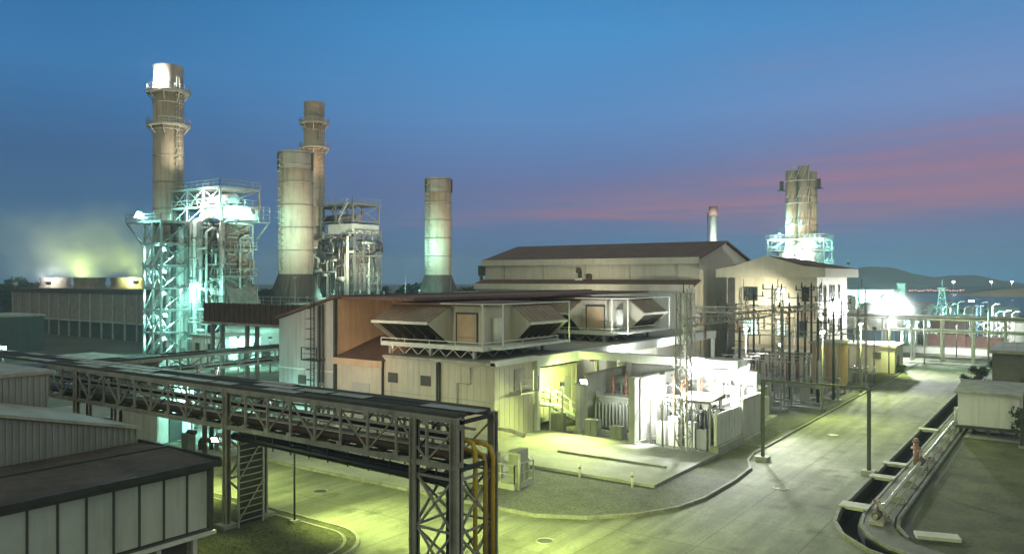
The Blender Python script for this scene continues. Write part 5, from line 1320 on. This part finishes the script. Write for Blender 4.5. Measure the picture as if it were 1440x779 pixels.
# ------------------------------------------------------------------ far right plant
t = thing('pipe_bridge', (-16,133,0), 'pale far pipe bridge on many posts crossing behind the end of the road', 'pipe bridge')
for x in range(-40,13,4):
    m = MB(); m.box(x-.14,x+.14,132,132.3,0,6.2); m.box(x-.14,x+.14,134.6,134.9,0,6.2); m.build('column', 'steel_galv', t)
m = MB()
for y in (132.15,134.75): m.box(-40.3,12.3,y-.15,y+.15,6.21,6.5); m.box(-40.3,12.3,y-.1,y+.1,4.4,4.6)
for x in range(-40,13,2): m.box(x-.1,x+.1,132.3,134.6,6.22,6.4)
m.build('beam', 'steel_galv', t)
for y, z, r, mm, l in ((132.6,6.75,.22,'pipe_silver','thick silver pipe on the front of the far pipe bridge'),(133.3,6.7,.17,'steel_white','white pipe on the middle of the far pipe bridge'),(134.1,6.72,.2,'pipe_silver','silver pipe on the back of the far pipe bridge'),(132.7,4.78,.16,'steel_white','white pipe on the lower level of the far pipe bridge')):
    run('process_pipe', [(-41,y,z),(13,y,z)], r, mm, l)
for i,(x,h) in enumerate(((-30.6,9.5),(-27.4,8.2),(-24.2,9.8))):
    tank(x,139,1.3,h,'steel_white',('first white upright vessel behind the far pipe bridge','shorter white upright vessel behind the far pipe bridge','tallest white upright vessel behind the far pipe bridge')[i])
x,y = at(1234,128); t = thing('plant_cabin', (x,y,0), 'blue grey cabin with white roof, below the glaring white flood lamp', 'cabin')
m = MB(); m.box(x-4.5,x+3,y-2.5,y+2.5,0,4.2); m.build('wall', 'paint_blue', t); m = MB(); m.box(x-4.8,x+3.3,y-2.8,y+2.8,4.21,7.4); m.ribs_x(x-4.7,x+3.2,y-2.8,4.3,7.3,.7,.08,.05); m.build('roof_housing', 'clad_white', t)
m = MB(); m.box(x-1,x+.2,y-2.58,y-2.51,.1,2.2); m.build('door', 'frame_dark', t)
x,y = at(1215,165); t = thing('tall_plant_house', (x,y,0), 'white lit tall plant house behind the control building by the flood lamp', 'plant house')
m = MB(); m.box(x-6,x+6,y-4,y+4,0,9.8); m.ribs_x(x-5.9,x+5.9,y-4,.2,9.7,1,.08,.05); m.build('wall', 'clad_white', t); m = MB(); m.box(x-6.3,x+6.3,y-4.3,y+4.3,9.81,10.1); m.build('roof', 'steel_grey', t)
m = MB(); m.box(x-1.5,x+1.5,y-4.12,y-4.05,.1,4); m.build('roller_door', 'clad_grey', t)
x,y = at(1268,190); t = thing('vent_column', (x,y,0), 'bright white square vent column right of the flood lamp', 'vent column')
m = MB(); m.box(x-.85,x+.85,y-.85,y+.85,0,11.0); m.build('shaft', 'steel_white', t); m = MB(); m.box(x-1.0,x+1.0,y-1.0,y+1.0,11.01,11.25); m.build('cap', 'steel_white', t)
x,y = at(1325,205); t = thing('lattice_tower', (x,y,0), 'small pale lattice tower against the water', 'lattice tower')
m = MB(); m.lattice(x,y,0,9.8,3.4,.9,8,.2,.12); m.build('lattice','steel_white',t); m = MB(); m.box(x-1.1,x+1.1,y-1.1,y+1.1,9.8,9.95); m.beam((x,y,9.95),(x,y,12),.1); m.build('top_platform','steel_white',t)
x,y = at(1308,175); t = thing('ring_frame', (x,y,0), 'pale curved pipe arch left of the small lattice tower', 'pipe arch'); m = MB(); m.tube([(x-1.6*RT[0],y-1.6*RT[1],0),(x-1.6*RT[0],y-1.6*RT[1],5)]+[(x-1.6*RT[0]*math.cos(a),y-1.6*RT[1]*math.cos(a),5+1.6*math.sin(a)) for a in [i*math.pi/8 for i in range(1,8)]]+[(x+1.6*RT[0],y+1.6*RT[1],5),(x+1.6*RT[0],y+1.6*RT[1],0)],.22,8); m.build('arch','steel_galv',t)
m = MB(); m.box(x-.8,x+.8,y-.8,y+.8,0,.8); m.build('footing','concrete',t)
def cargo(px, d, w, h, mm, label, base=0):
    x, y = at(px,d); t = thing('cargo_container', (x,y,base), label, 'container')
    m = MB(); m.box(x-w/2,x+w/2,y-1.3,y+1.3,base,base+h); m.ribs_x(x-w/2+.1,x+w/2-.1,y-1.3,base+.1,base+h-.1,.4,.15,.06); m.build('body',mm,t)
    m = MB(); m.box(x-w/2-.05,x+w/2+.05,y-1.4,y-1.31,base+h-.15,base+h+.02); m.box(x-w/2-.05,x+w/2+.05,y-1.4,y-1.31,base,base+.15); m.build('frame','paint_red_dull',t)
    m = MB(); m.box(x+w/2+.01,x+w/2+.06,y-1.2,y+1.2,base+.2,base+h-.2); m.build('door',mm,t)
cargo(1330,138,6.2,2.7,'paint_red_dull','dull red container behind the far pipe bridge, at the end of the road'); cargo(1334,140.5,5.6,2.6,'paint_red','pale red container stacked at the back, right behind the dull red one',2.72)
cargo(1372,136,8,2.4,'paint_red_dull','long dark red container right of the dull red one behind the far pipe bridge')
x,y = at(1352,128.5); t = thing('barrier_wall', (x,y,0), 'long low white wall closing the far end of the road', 'wall'); m = MB(); m.box(x-9,x+14,y-.2,y+.2,0,1.1); m.build('slab','steel_white',t); m = MB(); m.box(x-9.1,x+14.1,y-.3,y+.3,1.11,1.25); m.build('coping','concrete',t)
for i,(px,d,w,h,mm,l) in enumerate(((1418,150,11,4.2,'clad_white','white lit building at the right edge behind the far pipe bridge'),(1285,158,9,3.6,'clad_white','pale teal lit building behind the far pipe bridge posts'),(1300,240,16,4,'clad_white','long pale shed by the water beyond the far pipe bridge'),(1380,245,20,3.4,'clad_grey','low grey shed by the water at the right'))): low_block(px,d,w,6,h,mm,l)
fr = random.Random(31)
for i,(px,d,l) in enumerate(((1272,137,'cluster of pale vertical pipes right of the blue grey cabin'),(1312,143,'cluster of pale vertical pipes behind the far pipe bridge, left of the red containers'),(1395,139,'cluster of pale pipes behind the far pipe bridge, left of the lit building'),(1228,142,'cluster of pipes beside the tall white plant house'),(1352,150,'cluster of pale vertical pipes behind the red containers'))):
    x,y = at(px,d); t = thing('pipe_cluster', (x,y,0), l, 'pipes')
    MB().box(x-3.4,x+3.4,y-1.2,y+1.2,0,.3).build('plinth','concrete',t)
    for k in range(11):
        xx = x-3+k*.6; h = 2.5+fr.random()*5.5; yy = y+fr.uniform(-.8,.8)
        MB().tube([(xx,yy,.3),(xx,yy,h),(xx+.5,yy,h+.4),(xx+1.2,yy,h+.4)],.10+fr.random()*.14,7).build('pipe', fr.choice(('steel_white','pipe_silver','steel_galv','paint_blue')), t)
    m = MB(); frame_grid(m,(x-3.3,x,x+3.3),(y-1,y+1),(0.3,3,5.6),.16); m.build('frame','steel_galv',t)
# street lamp
def street_lamp(x, y, h, label, arm=(-1.9,-.3), col=CYAN, power=900):
    t = thing('street_lamp', (x,y,0), label, 'street lamp')
    m = MB(); m.tube([(x,y,.3),(x,y,h)],[.13,.08],10); m.build('pole','steel_galv',t)
    m = MB(); m.cyl(x,y,0,.32,.3); m.build('base','concrete',t)
    m = MB(); m.tube([(x,y,h-.05),(x+arm[0]*.5,y+arm[1]*.5,h+.25),(x+arm[0],y+arm[1],h+.1)],.05,7); m.build('arm','steel_galv',t)
    m = MB(); m.box(x+arm[0]-.5,x+arm[0]+.3,y+arm[1]-.2,y+arm[1]+.2,h+.0,h+.2); o = m.build('lamp_head','lamp_metal',t)
    m = MB(); m.box(x+arm[0]-.42,x+arm[0]+.22,y+arm[1]-.16,y+arm[1]+.16,h-.12,h-.005); m.build('lens',GL[col],o)
    light('lamp_light',(x+arm[0],y+arm[1],h-.35),col,power,t,aim=(x+arm[0],y+arm[1],0),angle=150)
street_lamp(*at(1390,107.6),9.4,'tall pale street lamp with lit arm beside the ditch at the far right')
t = thing('utility_post', (*at(1300,112),0), 'slim grey post at the left road edge near the far pipe bridge', 'post'); x,y = at(1300,112); m = MB(); m.cyl(x,y,.2,6.4,.1,n=8); m.build('shaft','steel_galv',t); m = MB(); m.box(x-.3,x+.3,y-.3,y+.3,0,.22); m.build('footing','concrete',t)
# lamps across the water
for i,(px,d,z) in enumerate(((1341,640,9),(1394,650,9),(1423,640,9))):
    x,y = at(px,d); t = thing('shore_lamp', (x,y,2), ('leftmost white lamp shining on the far shore','middle white lamp shining on the far shore','rightmost white lamp shining on the far shore')[i], 'lamp'); m = MB(); m.cyl(x,y,1,z,.25,n=6); m.build('pole','steel_grey',t); m = MB(); m.box(x-.7,x+.7,y-.7,y+.7,z+.01,z+.9); m.build('lamp_head','glow_white',t)
bl = None
for i in range(26):
    x,y = at(1278+i*3.1+q.uniform(-1,1), 590+q.uniform(-8,8)); z = 2.6+q.uniform(-.5,1.3)
    if bl is None:
        bl = thing('shore_light', (x,y,1), 'tiny pinkish or white light along the far shore', 'light', 'small lights along the far shore')
        m = MB(); m.cyl(x,y,.5,z,.12,n=5); m.build('pole','steel_grey',bl); m = MB(); m.box(x-.4,x+.4,y-.4,y+.4,z+.01,z+.7); m.build('lamp_head','glow_red',bl)
    else: copy_tree(bl,(x,y,1+q.uniform(-.4,.8)))

# ------------------------------------------------------------------ lamps
P = 1.0
def wl(px, d): return at(px, d)
# yard and road
floodlight((-31.6,54.2,4.3),(-30.6,47.5,0),GREEN,5200,'greenish lamp glaring beside the pale pillar near the outside stair',angle=120)
floodlight((-33.4,53.9,4.0),(-37.2,57.6,2.6),GREEN,2600,'added greenish lamp beside the outside stair shining on the yellow enclosure',base=.27,size=.4,angle=150)  # extra lamp added to brighten the enclosure wall
floodlight((-31.0,26.3,4.75),(-29.6,30,0),GREEN,2600,'lamp under the pipe bridge, lighting the road between its columns',size=.4)
floodlight((-24.6,26.3,4.8),(-24.9,30,0),GREEN,2200,'lamp under the pipe bridge, nearest its braced end',size=.4)
floodlight((-40.5,26.3,4.8),(-40.2,30,0),GREEN,2400,'lamp under the pipe bridge, left of the middle column',size=.4)
floodlight((-20.6,26.35,4.7),(-16.5,38,0),GREEN,4600,'added greenish fill lamp hung low at the near end of the pipe bridge facing the road corner',size=.3,angle=125)  # fill lamp added to brighten the foreground paving
floodlight((-34.2,23.0,4.6),(-31,16,0),GREEN,500,'small lamp on the middle bridge column lighting the grass',size=.3)
# transformer bays
floodlight((-23.2,57.0,6.2),(-22.5,52,1),WHITE,6500,'most glaring white flood lamp above the transformer bay',base=.05,size=.9,angle=160)
floodlight((-24.4,53.2,5.6),(-23.6,59.5,1.2),WHITE,3600,'added white lamp high on the front of the transformer bay shining back into it',size=.4,angle=130,base=.27)  # lamp added to light the inside of the bay
floodlight((-21.0,58.0,4.6),(-23.5,60.5,1.5),WHITE,2200,'white lamp at the road side shining on the transformer',size=.4,angle=150,base=.05)
floodlight((-21.4,61.8,5.4),(-17,56,0),WHITE,6000,'second glaring white flood lamp at the road side of the transformer bay',base=.05,size=.8,angle=160)
floodlight((-24.6,53.6,3.2),(-23.6,58,1.5),WHITE,900,'small white lamp on the shelter of the transformer bay',size=.3)
floodlight((-28.0,54.0,4.4),(-28.5,58,1),WHITE,600,'small lamp on the concrete pillar above the dark transformer',size=.3)
floodlight((-33.3,64.5,5.2),(-36,70,8),WHITE,2600,'white lamp behind the outside stair lighting the filter houses',base=.05,size=.5)
floodlight((-33.4,76,3.4),(-38,80,7),WHITE,2200,'white lamp in the yard lighting the farther filter house',base=.05,size=.5)
# turbine hall
floodlight((-40.8,26.35,7.45),(-51.5,49.5,8.6),PEACH,5600,'warm lamp on top of the pipe bridge shining on the tan wall and rain hood',size=.35,angle=42,base=7.02)
floodlight((-46.2,48.6,6.9),(-52.6,52,8.8),PEACH,400,'small warm lamp on the annex roof beside the tan wall',size=.25)
floodlight((-57,44.6,1.0),(-57.5,47.4,2.4),CYAN,260,'teal ground lamp at the foot of the grey hall wall',size=.3)
floodlight((-54,36.5,5.5),(-54,48,4),WHITE,450,'white lamp beyond the pipe bridge lighting the grey hall wall',base=.0,size=.35)
floodlight((-42,36.5,5.2),(-44,48,3),CREAM,800,'greenish lamp beyond the pipe bridge lighting the cream annex',base=.0,size=.35)
floodlight((-27.5,97.5,8.6),(-42.6,113,9.5),CREAM,5200,'cream lamp on a tall pole in the switchyard facing the cream gable',base=.05,size=.4,angle=75)
floodlight((-55,93,9.0),(-62,103,13),CREAM,1700,'warm lamp behind the turbine hall lighting the large hall',size=.4,base=.0)
floodlight((-38,94,8),(-50,99,7),WHITE,1300,'white lamp in front of the gable foot',base=0,size=.4)
# control building and switchyard
floodlight((-19.4,101.8,6.5),(-26.5,112,7),CREAM,1300,'cream lamp on a pole by the road lighting the control building',base=.05,size=.45)
floodlight((-27,94,6.0),(-32,104,7),CREAM,650,'lamp on a pole before the control building front',base=.05,size=.4)
floodlight((-29,84.5,7.0),(-26,80,0),WHITE,2600,'white lamp on a pole in the middle of the switchyard',base=.05,size=.4)
floodlight((-30.5,102.0,4.0),(-30,96,0),WHITE,600,'white lamp on the porch of the control building',size=.4)
floodlight((-19.4,111,7.5),(-14,116,0),GREEN,5000,'added greenish fill lamp beside the road beyond the control building',base=.05,size=.4)  # these road lamps are added fill, to tint the paving green
floodlight((-18.9,76,7.5),(-13,68,0),GREEN,4200,'added greenish fill lamp between the gate and the switchyard',base=.05,size=.4)
floodlight((-18.9,92,7.5),(-14,88,0),GREEN,4200,'added greenish fill lamp between the switchyard and the road',base=.05,size=.4)
# boiler tower
for (x,y,z,w,l) in ((-121.9,72.6,2.6,2600,'lowest teal lamp inside the boiler lattice tower'),(-121.9,72.8,6.4,2600,'second teal lamp from the bottom inside the boiler lattice tower'),(-121.9,72.6,10,2600,'middle teal lamp inside the boiler lattice tower'),(-121.9,72.6,13.6,2600,'second teal lamp from the top inside the boiler lattice tower'),(-121.9,72.6,17.2,2600,'highest teal lamp inside the boiler lattice tower')):
    floodlight((x,y,z),(x+2.2,y-6,z-3),CYAN,w*3.2,l,'teal lamps on the boiler tower',size=.6,angle=165)
floodlight((-125.6,70.2,22.9),(-121,73,20),CYAN,12000,'bright teal lamp on the left platform of the boiler tower','teal lamps on the boiler tower',size=1.3,angle=170)
floodlight((-109.4,80.5,23.4),(-113,79,22),CYAN,4500,'teal lamp on the right platform of the boiler tower','teal lamps on the boiler tower',size=.9,angle=170)
floodlight((-116,74.6,25.9),(-116,79,24),WHITE,4500,'white lamp at the top deck of the boiler tower',size=.5,angle=170)
floodlight((-117.5,72.8,10.6),(-116,77,8),CYAN,6000,'teal lamp before the tall downcomer pipes of the boiler tower',base=0,size=.5,angle=150)
for (px,d,z,tx,ty,tz,w,l) in ((215,114,6,-121.8,75,8,7000,'teal flood lamp standing before the left half of the boiler tower'),(300,116,5,-115,78,13,3500,'teal flood lamp standing before the right half of the boiler tower')):
    x,y = at(px,d); floodlight((x,y,z),(tx,ty,tz),CYAN,w,l,base=0,size=.4,angle=95)
x,y = at(237,138); 
floodlight((x+3.3*.4,y-3.3,45.4),(x+.3,y,47.8),WHITE,9000,'white lamp on the upper ring platform lighting the stack cap',size=.5,angle=150)
floodlight((x-.8,y-3.5,45.4),(x-.2,y,47.8),WHITE,2500,'second white lamp on the upper ring platform of the tallest stack',size=.4,angle=150)
floodlight((-116.5,77.0,28.6),(x,y,41),CREAM,7000,'warm lamp on the boiler roof lighting the tallest stack',size=.4,angle=70,base=27.42)
# teal low level
for (px,d,z,tx,td,tz,w,l) in ((335,105,4.6,325,113,1,3200,'teal lamp before the low white buildings'),(380,104,4.6,375,116,2,3000,'teal lamp under the dark pipe gallery'),(470,138,10.4,470,148,6,5200,'teal lamp before the pale building below the pipe crowded boiler'),(432,122,9.5,436,131,7,1500,'teal lamp before the blue cabin'),(590,160,10,612,176,10,5500,'teal lamp at the foot of the lone banded stack, left side'),(270,60,4.2,262,68,0,1500,'teal lamp between the small tanks behind the pipe bridge'),(320,58,3.8,300,62,0,1200,'teal lamp behind the middle bridge column'),(540,150,9.8,535,163,5,2200,'teal lamp between the two banded stacks')):
    x,y = at(px,d); floodlight((x,y,z),(*at(tx,td),tz),CYAN,w,l,base=0,size=.4,angle=140)
x,y = at(362,122); floodlight((x,y,13.5),(*at(398,138),26),CYAN,6500,'teal lamp left of the thick banded stack',base=0,size=.4,angle=80)
x,y = at(462,124); floodlight((x,y,13),(*at(432,139),24),CREAM,2800,'pale lamp right of the thick banded stack',base=0,size=.4,angle=80)
x,y = at(415,112); floodlight((x,y,12.5),(*at(416,139),25),PEACH,8500,'warm lamp in front of the thick banded stack',base=0,size=.4,angle=75)
x,y = at(570,165); floodlight((x,y,13.0),(*at(606,176),24),CYAN,8000,'teal lamp lighting the left edge of the lone banded stack',base=0,size=.4,angle=80)
x,y = at(634,150); floodlight((x,y,12.5),(*at(620,175),25),PEACH,9000,'warm lamp before the lone banded stack',base=0,size=.4,angle=75)
x,y = at(505,168); floodlight((x,y,14),(*at(497,182),20),CREAM,7000,'cream lamp in front of the pipe crowded boiler',base=0,size=.4,angle=110)
x,y = at(470,176); floodlight((x,y,30.2),(*at(444,186),46),PEACH,9000,'warm lamp on the boiler lighting the slim tan stack',size=.4,angle=60)
# steam glow lamps, on poles behind the cooling tower
for px,d,z,w,c,l in ((115,176,11.9,9000,GREEN,'pole lamp glowing in the steam behind the middle of the cooling tower'),(191,164,11.7,7500,GREEN,'pole lamp glowing in the steam beside the boiler tower'),(68,180,11.4,3500,WHITE,'white pole lamp at the left end of the cooling tower steam'),(22,190,11,2500,CYAN,'teal white pole lamp left of the cooling tower')):
    x,y = at(px,d); floodlight((x,y,z),(*at(px+2,d+5),z+5),c,w,l,base=0,size=1.0,angle=175,glow='glow_white')
# far right
x,y = at(1252,124); floodlight((x,y,8.3),(*at(1262,110),0),WHITE,60000,'huge glaring white flood lamp on a mast at the far end of the road',base=0,size=1.9,angle=170,glow='glow_far')
x,y = at(1240,150); floodlight((x,y,9),(*at(1215,160),5),CYAN,60000,'teal lamp lighting the tall white plant house',base=0,size=.8,angle=150,glow='glow_far')
x,y = at(1275,150); floodlight((x,y,6.5),(*at(1290,160),2),CYAN,26000,'teal lamp behind the far pipe bridge posts',base=0,size=.6,angle=160)
x,y = at(1345,124); floodlight((x,y,5.2),(*at(1350,130),1),WHITE,2600,'white lamp under the far pipe bridge lighting the white barrier wall',size=.4,angle=150,base=0)
x,y = at(1400,135); floodlight((x,y,5.4),(*at(1415,146),2),WHITE,5500,'white lamp before the lit building at the right edge',size=.5,angle=150,base=0)
x,y = at(1262,172); floodlight((x,y,2.5),(*at(1268,188),8),CYAN,6000,'lamp at the foot of the white vent column',size=.4,angle=80,base=0)
x,y = at(1310,190); floodlight((x,y,2.0),(*at(1325,203),6),CYAN,5000,'lamp at the foot of the pale lattice tower',size=.4,angle=90,base=0)
x,y = at(1127,250)
for dx,dy,z,w,l in ((-7.5,-6.5,23.5,9000,'left white lamp on the platform of the flue group'),(0,-7,19.5,14000,'middle white lamp on the platform of the flue group'),(6.5,-6.5,23,8000,'right white lamp on the platform of the flue group'),(-5,-6.2,26.2,5000,'upper left lamp on the platform of the flue group'),(15,-5,17,3000,'small lamp right of the flue group')):
    floodlight((x+dx,y+dy,z),(x+dx*.4,y+1,z+(2 if w!=5000 else 12)),CYAN if w!=14000 else WHITE,w,l,size=1.1,angle=165,base=(0 if dx==15 else None))
x,y = at(1118,222); floodlight((x,y,14),(*at(1126,250),36),PEACH,30000,'warm lamp behind the control building lighting the flue group',base=0,size=.4,angle=60)
x,y = at(1000,188); floodlight((x,y,18.5),(*at(1003,199),25),WHITE,9000,'white lamp at the foot of the slim white chimney',base=0,size=.4,angle=90)
x,y = at(900,172); floodlight((x,y,15),(*at(890,185),24),CYAN,4000,'teal lamp behind the roof of the large hall',base=0,size=.6,angle=150)
x,y = at(4,100); floodlight((x,y,3.6),(*at(8,95),0),CYAN,900,'small teal lamp at the left edge of the picture',base=0,size=.7,angle=150)

# ------------------------------------------------------------------ air, sky, sun
hz = MB(); hz.box(-1700,1700,-1700,1700,-1.9,64)
volume_mat('haze_air', (.66,.84,1.0), HAZE if 'HAZE' in globals() else .0006)
struct(hz.build('haze','haze_air'),'stuff')
W = bpy.data.worlds.new('World'); S.world = W; W.use_nodes = True
nt = W.node_tree; N = nt.nodes; L = nt.links; bg = N['Background']
def math_(op, a, b=None, c=None, clamp=False):
    n = N.new('ShaderNodeMath'); n.operation = op; n.use_clamp = clamp
    for i, v in enumerate((a,b,c)):
        if v is None: continue
        if isinstance(v,(int,float)): n.inputs[i].default_value = v
        else: L.new(v, n.inputs[i])
    return n.outputs[0]
tc = N.new('ShaderNodeTexCoord'); sp = N.new('ShaderNodeSeparateXYZ'); L.new(tc.outputs['Generated'], sp.inputs[0])
dx, dy, dz = sp.outputs
rt = math_('ADD', math_('MULTIPLY', dx, RT[0]), math_('MULTIPLY', dy, RT[1]))
fw = math_('ADD', math_('MULTIPLY', dx, FW[0]), math_('MULTIPLY', dy, FW[1]))
az = math_('ARCTAN2', rt, fw)          # compass angle, 0 along the view, + to the right
el = math_('ARCSINE', dz)
def ramp(fac, stops):
    r = N.new('ShaderNodeValToRGB'); e = r.color_ramp.elements
    while len(e) < len(stops): e.new(.5)
    for i,(p,c) in enumerate(stops):
        e[i].position = p; e[i].color = tuple(((v/255+.055)/1.055)**2.4 if v > 10 else v/255/12.92 for v in c)+(1,)
    L.new(fac, r.inputs[0]); return r.outputs[0]
ef = math_('MULTIPLY', el, 1/.40, clamp=True)     # 0 horizon .. 1 at 23 degrees
left = ramp(ef, [(0,(46,92,122)),(.12,(44,86,122)),(.35,(44,80,122)),(.60,(46,100,148)),(.85,(34,90,138)),(1,(26,72,116))])
mid  = ramp(ef, [(0,(62,104,144)),(.10,(64,102,146)),(.28,(82,98,142)),(.50,(76,118,166)),(.75,(58,122,172)),(1,(42,106,158))])
right = ramp(ef, [(0,(68,104,146)),(.12,(82,100,142)),(.32,(100,100,138)),(.52,(96,122,166)),(.75,(68,116,164)),(1,(48,96,146))])
def mixc(f, a, b):
    m = N.new('ShaderNodeMixRGB'); L.new(f, m.inputs[0]) if not isinstance(f,float) else setattr(m.inputs[0],'default_value',f)
    L.new(a, m.inputs[1]); L.new(b, m.inputs[2]); return m.outputs[0]
def sstep(v, a, b):
    n = N.new('ShaderNodeMapRange'); n.interpolation_type = 'SMOOTHSTEP'; n.inputs[1].default_value = a; n.inputs[2].default_value = b; L.new(v, n.inputs[0]); return n.outputs[0]
c = mixc(sstep(az,-.55,.05), left, mid); c = mixc(sstep(az,.05,.60), c, right)
# pink cloud streaks, thicker towards the right
cv = N.new('ShaderNodeCombineXYZ'); L.new(math_('ADD',math_('MULTIPLY',az,2.6),math_('MULTIPLY',el,4)),cv.inputs[0]); L.new(math_('MULTIPLY',el,44),cv.inputs[1])
ns = N.new('ShaderNodeTexNoise'); ns.inputs['Scale'].default_value = 1.3; ns.inputs['Detail'].default_value = 8; ns.inputs['Roughness'].default_value = .62; L.new(cv.outputs[0], ns.inputs['Vector'])
nz = math_('SUBTRACT', ns.outputs['Fac'], .5)
def streak(e0, e1, w0, w1, a0, a1, amt):
    """a band whose height goes e0..e1 and half width w0..w1 across the compass range"""
    t_ = math_('DIVIDE', math_('SUBTRACT', az, -.02), .60)
    ec = math_('ADD', math_('MULTIPLY', t_, e1-e0), e0); wd = math_('MAXIMUM', math_('ADD', math_('MULTIPLY', t_, w1-w0), w0), .004)
    d = math_('DIVIDE', math_('SUBTRACT', math_('ADD', el, math_('MULTIPLY', nz, .05)), ec), wd)
    g = math_('POWER', 2.718, math_('MULTIPLY', math_('MULTIPLY', d, d), -1))
    return math_('MULTIPLY', math_('MULTIPLY', g, sstep(az, a0, a1)), math_('MULTIPLY', math_('ADD', math_('MULTIPLY', nz, 3.4), 1), amt), clamp=True)
pink = N.new('ShaderNodeRGB'); pink.outputs[0].default_value = (.23,.13,.21,1)
c = mixc(streak(.078,.100,.007,.013,-.26,.22,.95), c, pink.outputs[0])
c = mixc(streak(.098,.126,.007,.012,-.05,.42,.80), c, pink.outputs[0])
c = mixc(streak(.085,.105,.035,.045,-.3,.2,.30), c, pink.outputs[0])
c = mixc(streak(.062,.080,.008,.012,-.1,.45,.32), c, pink.outputs[0])
c = mixc(streak(.112,.150,.005,.009,.05,.50,.5), c, pink.outputs[0])
c = mixc(streak(.128,.172,.003,.005,.2,.6,.35), c, pink.outputs[0])
# thin high veil
c = mixc(math_('MULTIPLY', math_('MULTIPLY',sstep(nz,.02,.22),sstep(az,-.1,.35)), .14), c, pink.outputs[0])
cyanv = N.new('ShaderNodeRGB'); cyanv.outputs[0].default_value = (.065,.25,.42,1)
# night air over the works is a little lighter and bluer low on the right
lowr = math_('MULTIPLY', math_('MULTIPLY', sstep(el,.075,.0), sstep(az,-.1,.3)), .75)
c = mixc(lowr, c, cyanv.outputs[0])
# overhead the blue turns greyer, and unseen sky behind camera is added fill light
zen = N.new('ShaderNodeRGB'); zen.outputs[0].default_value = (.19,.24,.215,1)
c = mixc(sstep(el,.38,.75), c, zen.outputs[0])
back_fill = N.new('ShaderNodeRGB'); back_fill.outputs[0].default_value = (.45,.47,.29,1)
c = mixc(math_('MULTIPLY', sstep(fw,.15,-.5), .8), c, back_fill.outputs[0])
sky = N.new('ShaderNodeTexSky'); sky.sky_type = 'NISHITA'; sky.sun_disc = False
SUN_EL, SUN_AZ = R(1.5), TH - R(60)
sky.sun_elevation = SUN_EL; sky.sun_rotation = R(75)-TH
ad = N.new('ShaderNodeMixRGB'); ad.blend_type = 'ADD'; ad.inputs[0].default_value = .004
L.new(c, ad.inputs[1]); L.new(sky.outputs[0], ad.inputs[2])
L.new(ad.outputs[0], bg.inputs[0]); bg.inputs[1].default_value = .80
sl = bpy.data.lights.new('sun','SUN'); sl.energy = .10; sl.angle = R(12); sl.color = (1,.72,.72)
so = bpy.data.objects.new('sun', sl); C.objects.link(so)
sd = Vector((math.sin(R(75)-TH)*math.cos(R(8)), math.cos(R(75)-TH)*math.cos(R(8)), math.sin(R(8))))
so.rotation_euler = (-sd).to_track_quat('-Z','Y').to_euler(); so.location = (0,0,60)

# ------------------------------------------------------------------ camera, colour
cd = bpy.data.cameras.new('camera'); co = bpy.data.objects.new('camera', cd); C.objects.link(co)
cd.sensor_width = 36; cd.lens = 36*F/1440; co.location = (0,0,H); co.rotation_euler = (R(90),0,TH); cd.clip_end = 6000; cd.clip_start = .3
cd.shift_y = 1.5/1440
S.camera = co
S.view_settings.view_transform = 'Standard'; S.view_settings.look = 'None'; S.view_settings.exposure = .88; S.view_settings.gamma = 1
S.cycles.use_denoising = True
S.cycles.max_bounces = 5; S.cycles.diffuse_bounces = 2; S.cycles.glossy_bounces = 2; S.cycles.transmission_bounces = 1; S.cycles.volume_bounces = 0
S.cycles.sample_clamp_indirect = 4
S.cycles.caustics_reflective = False; S.cycles.caustics_refractive = False
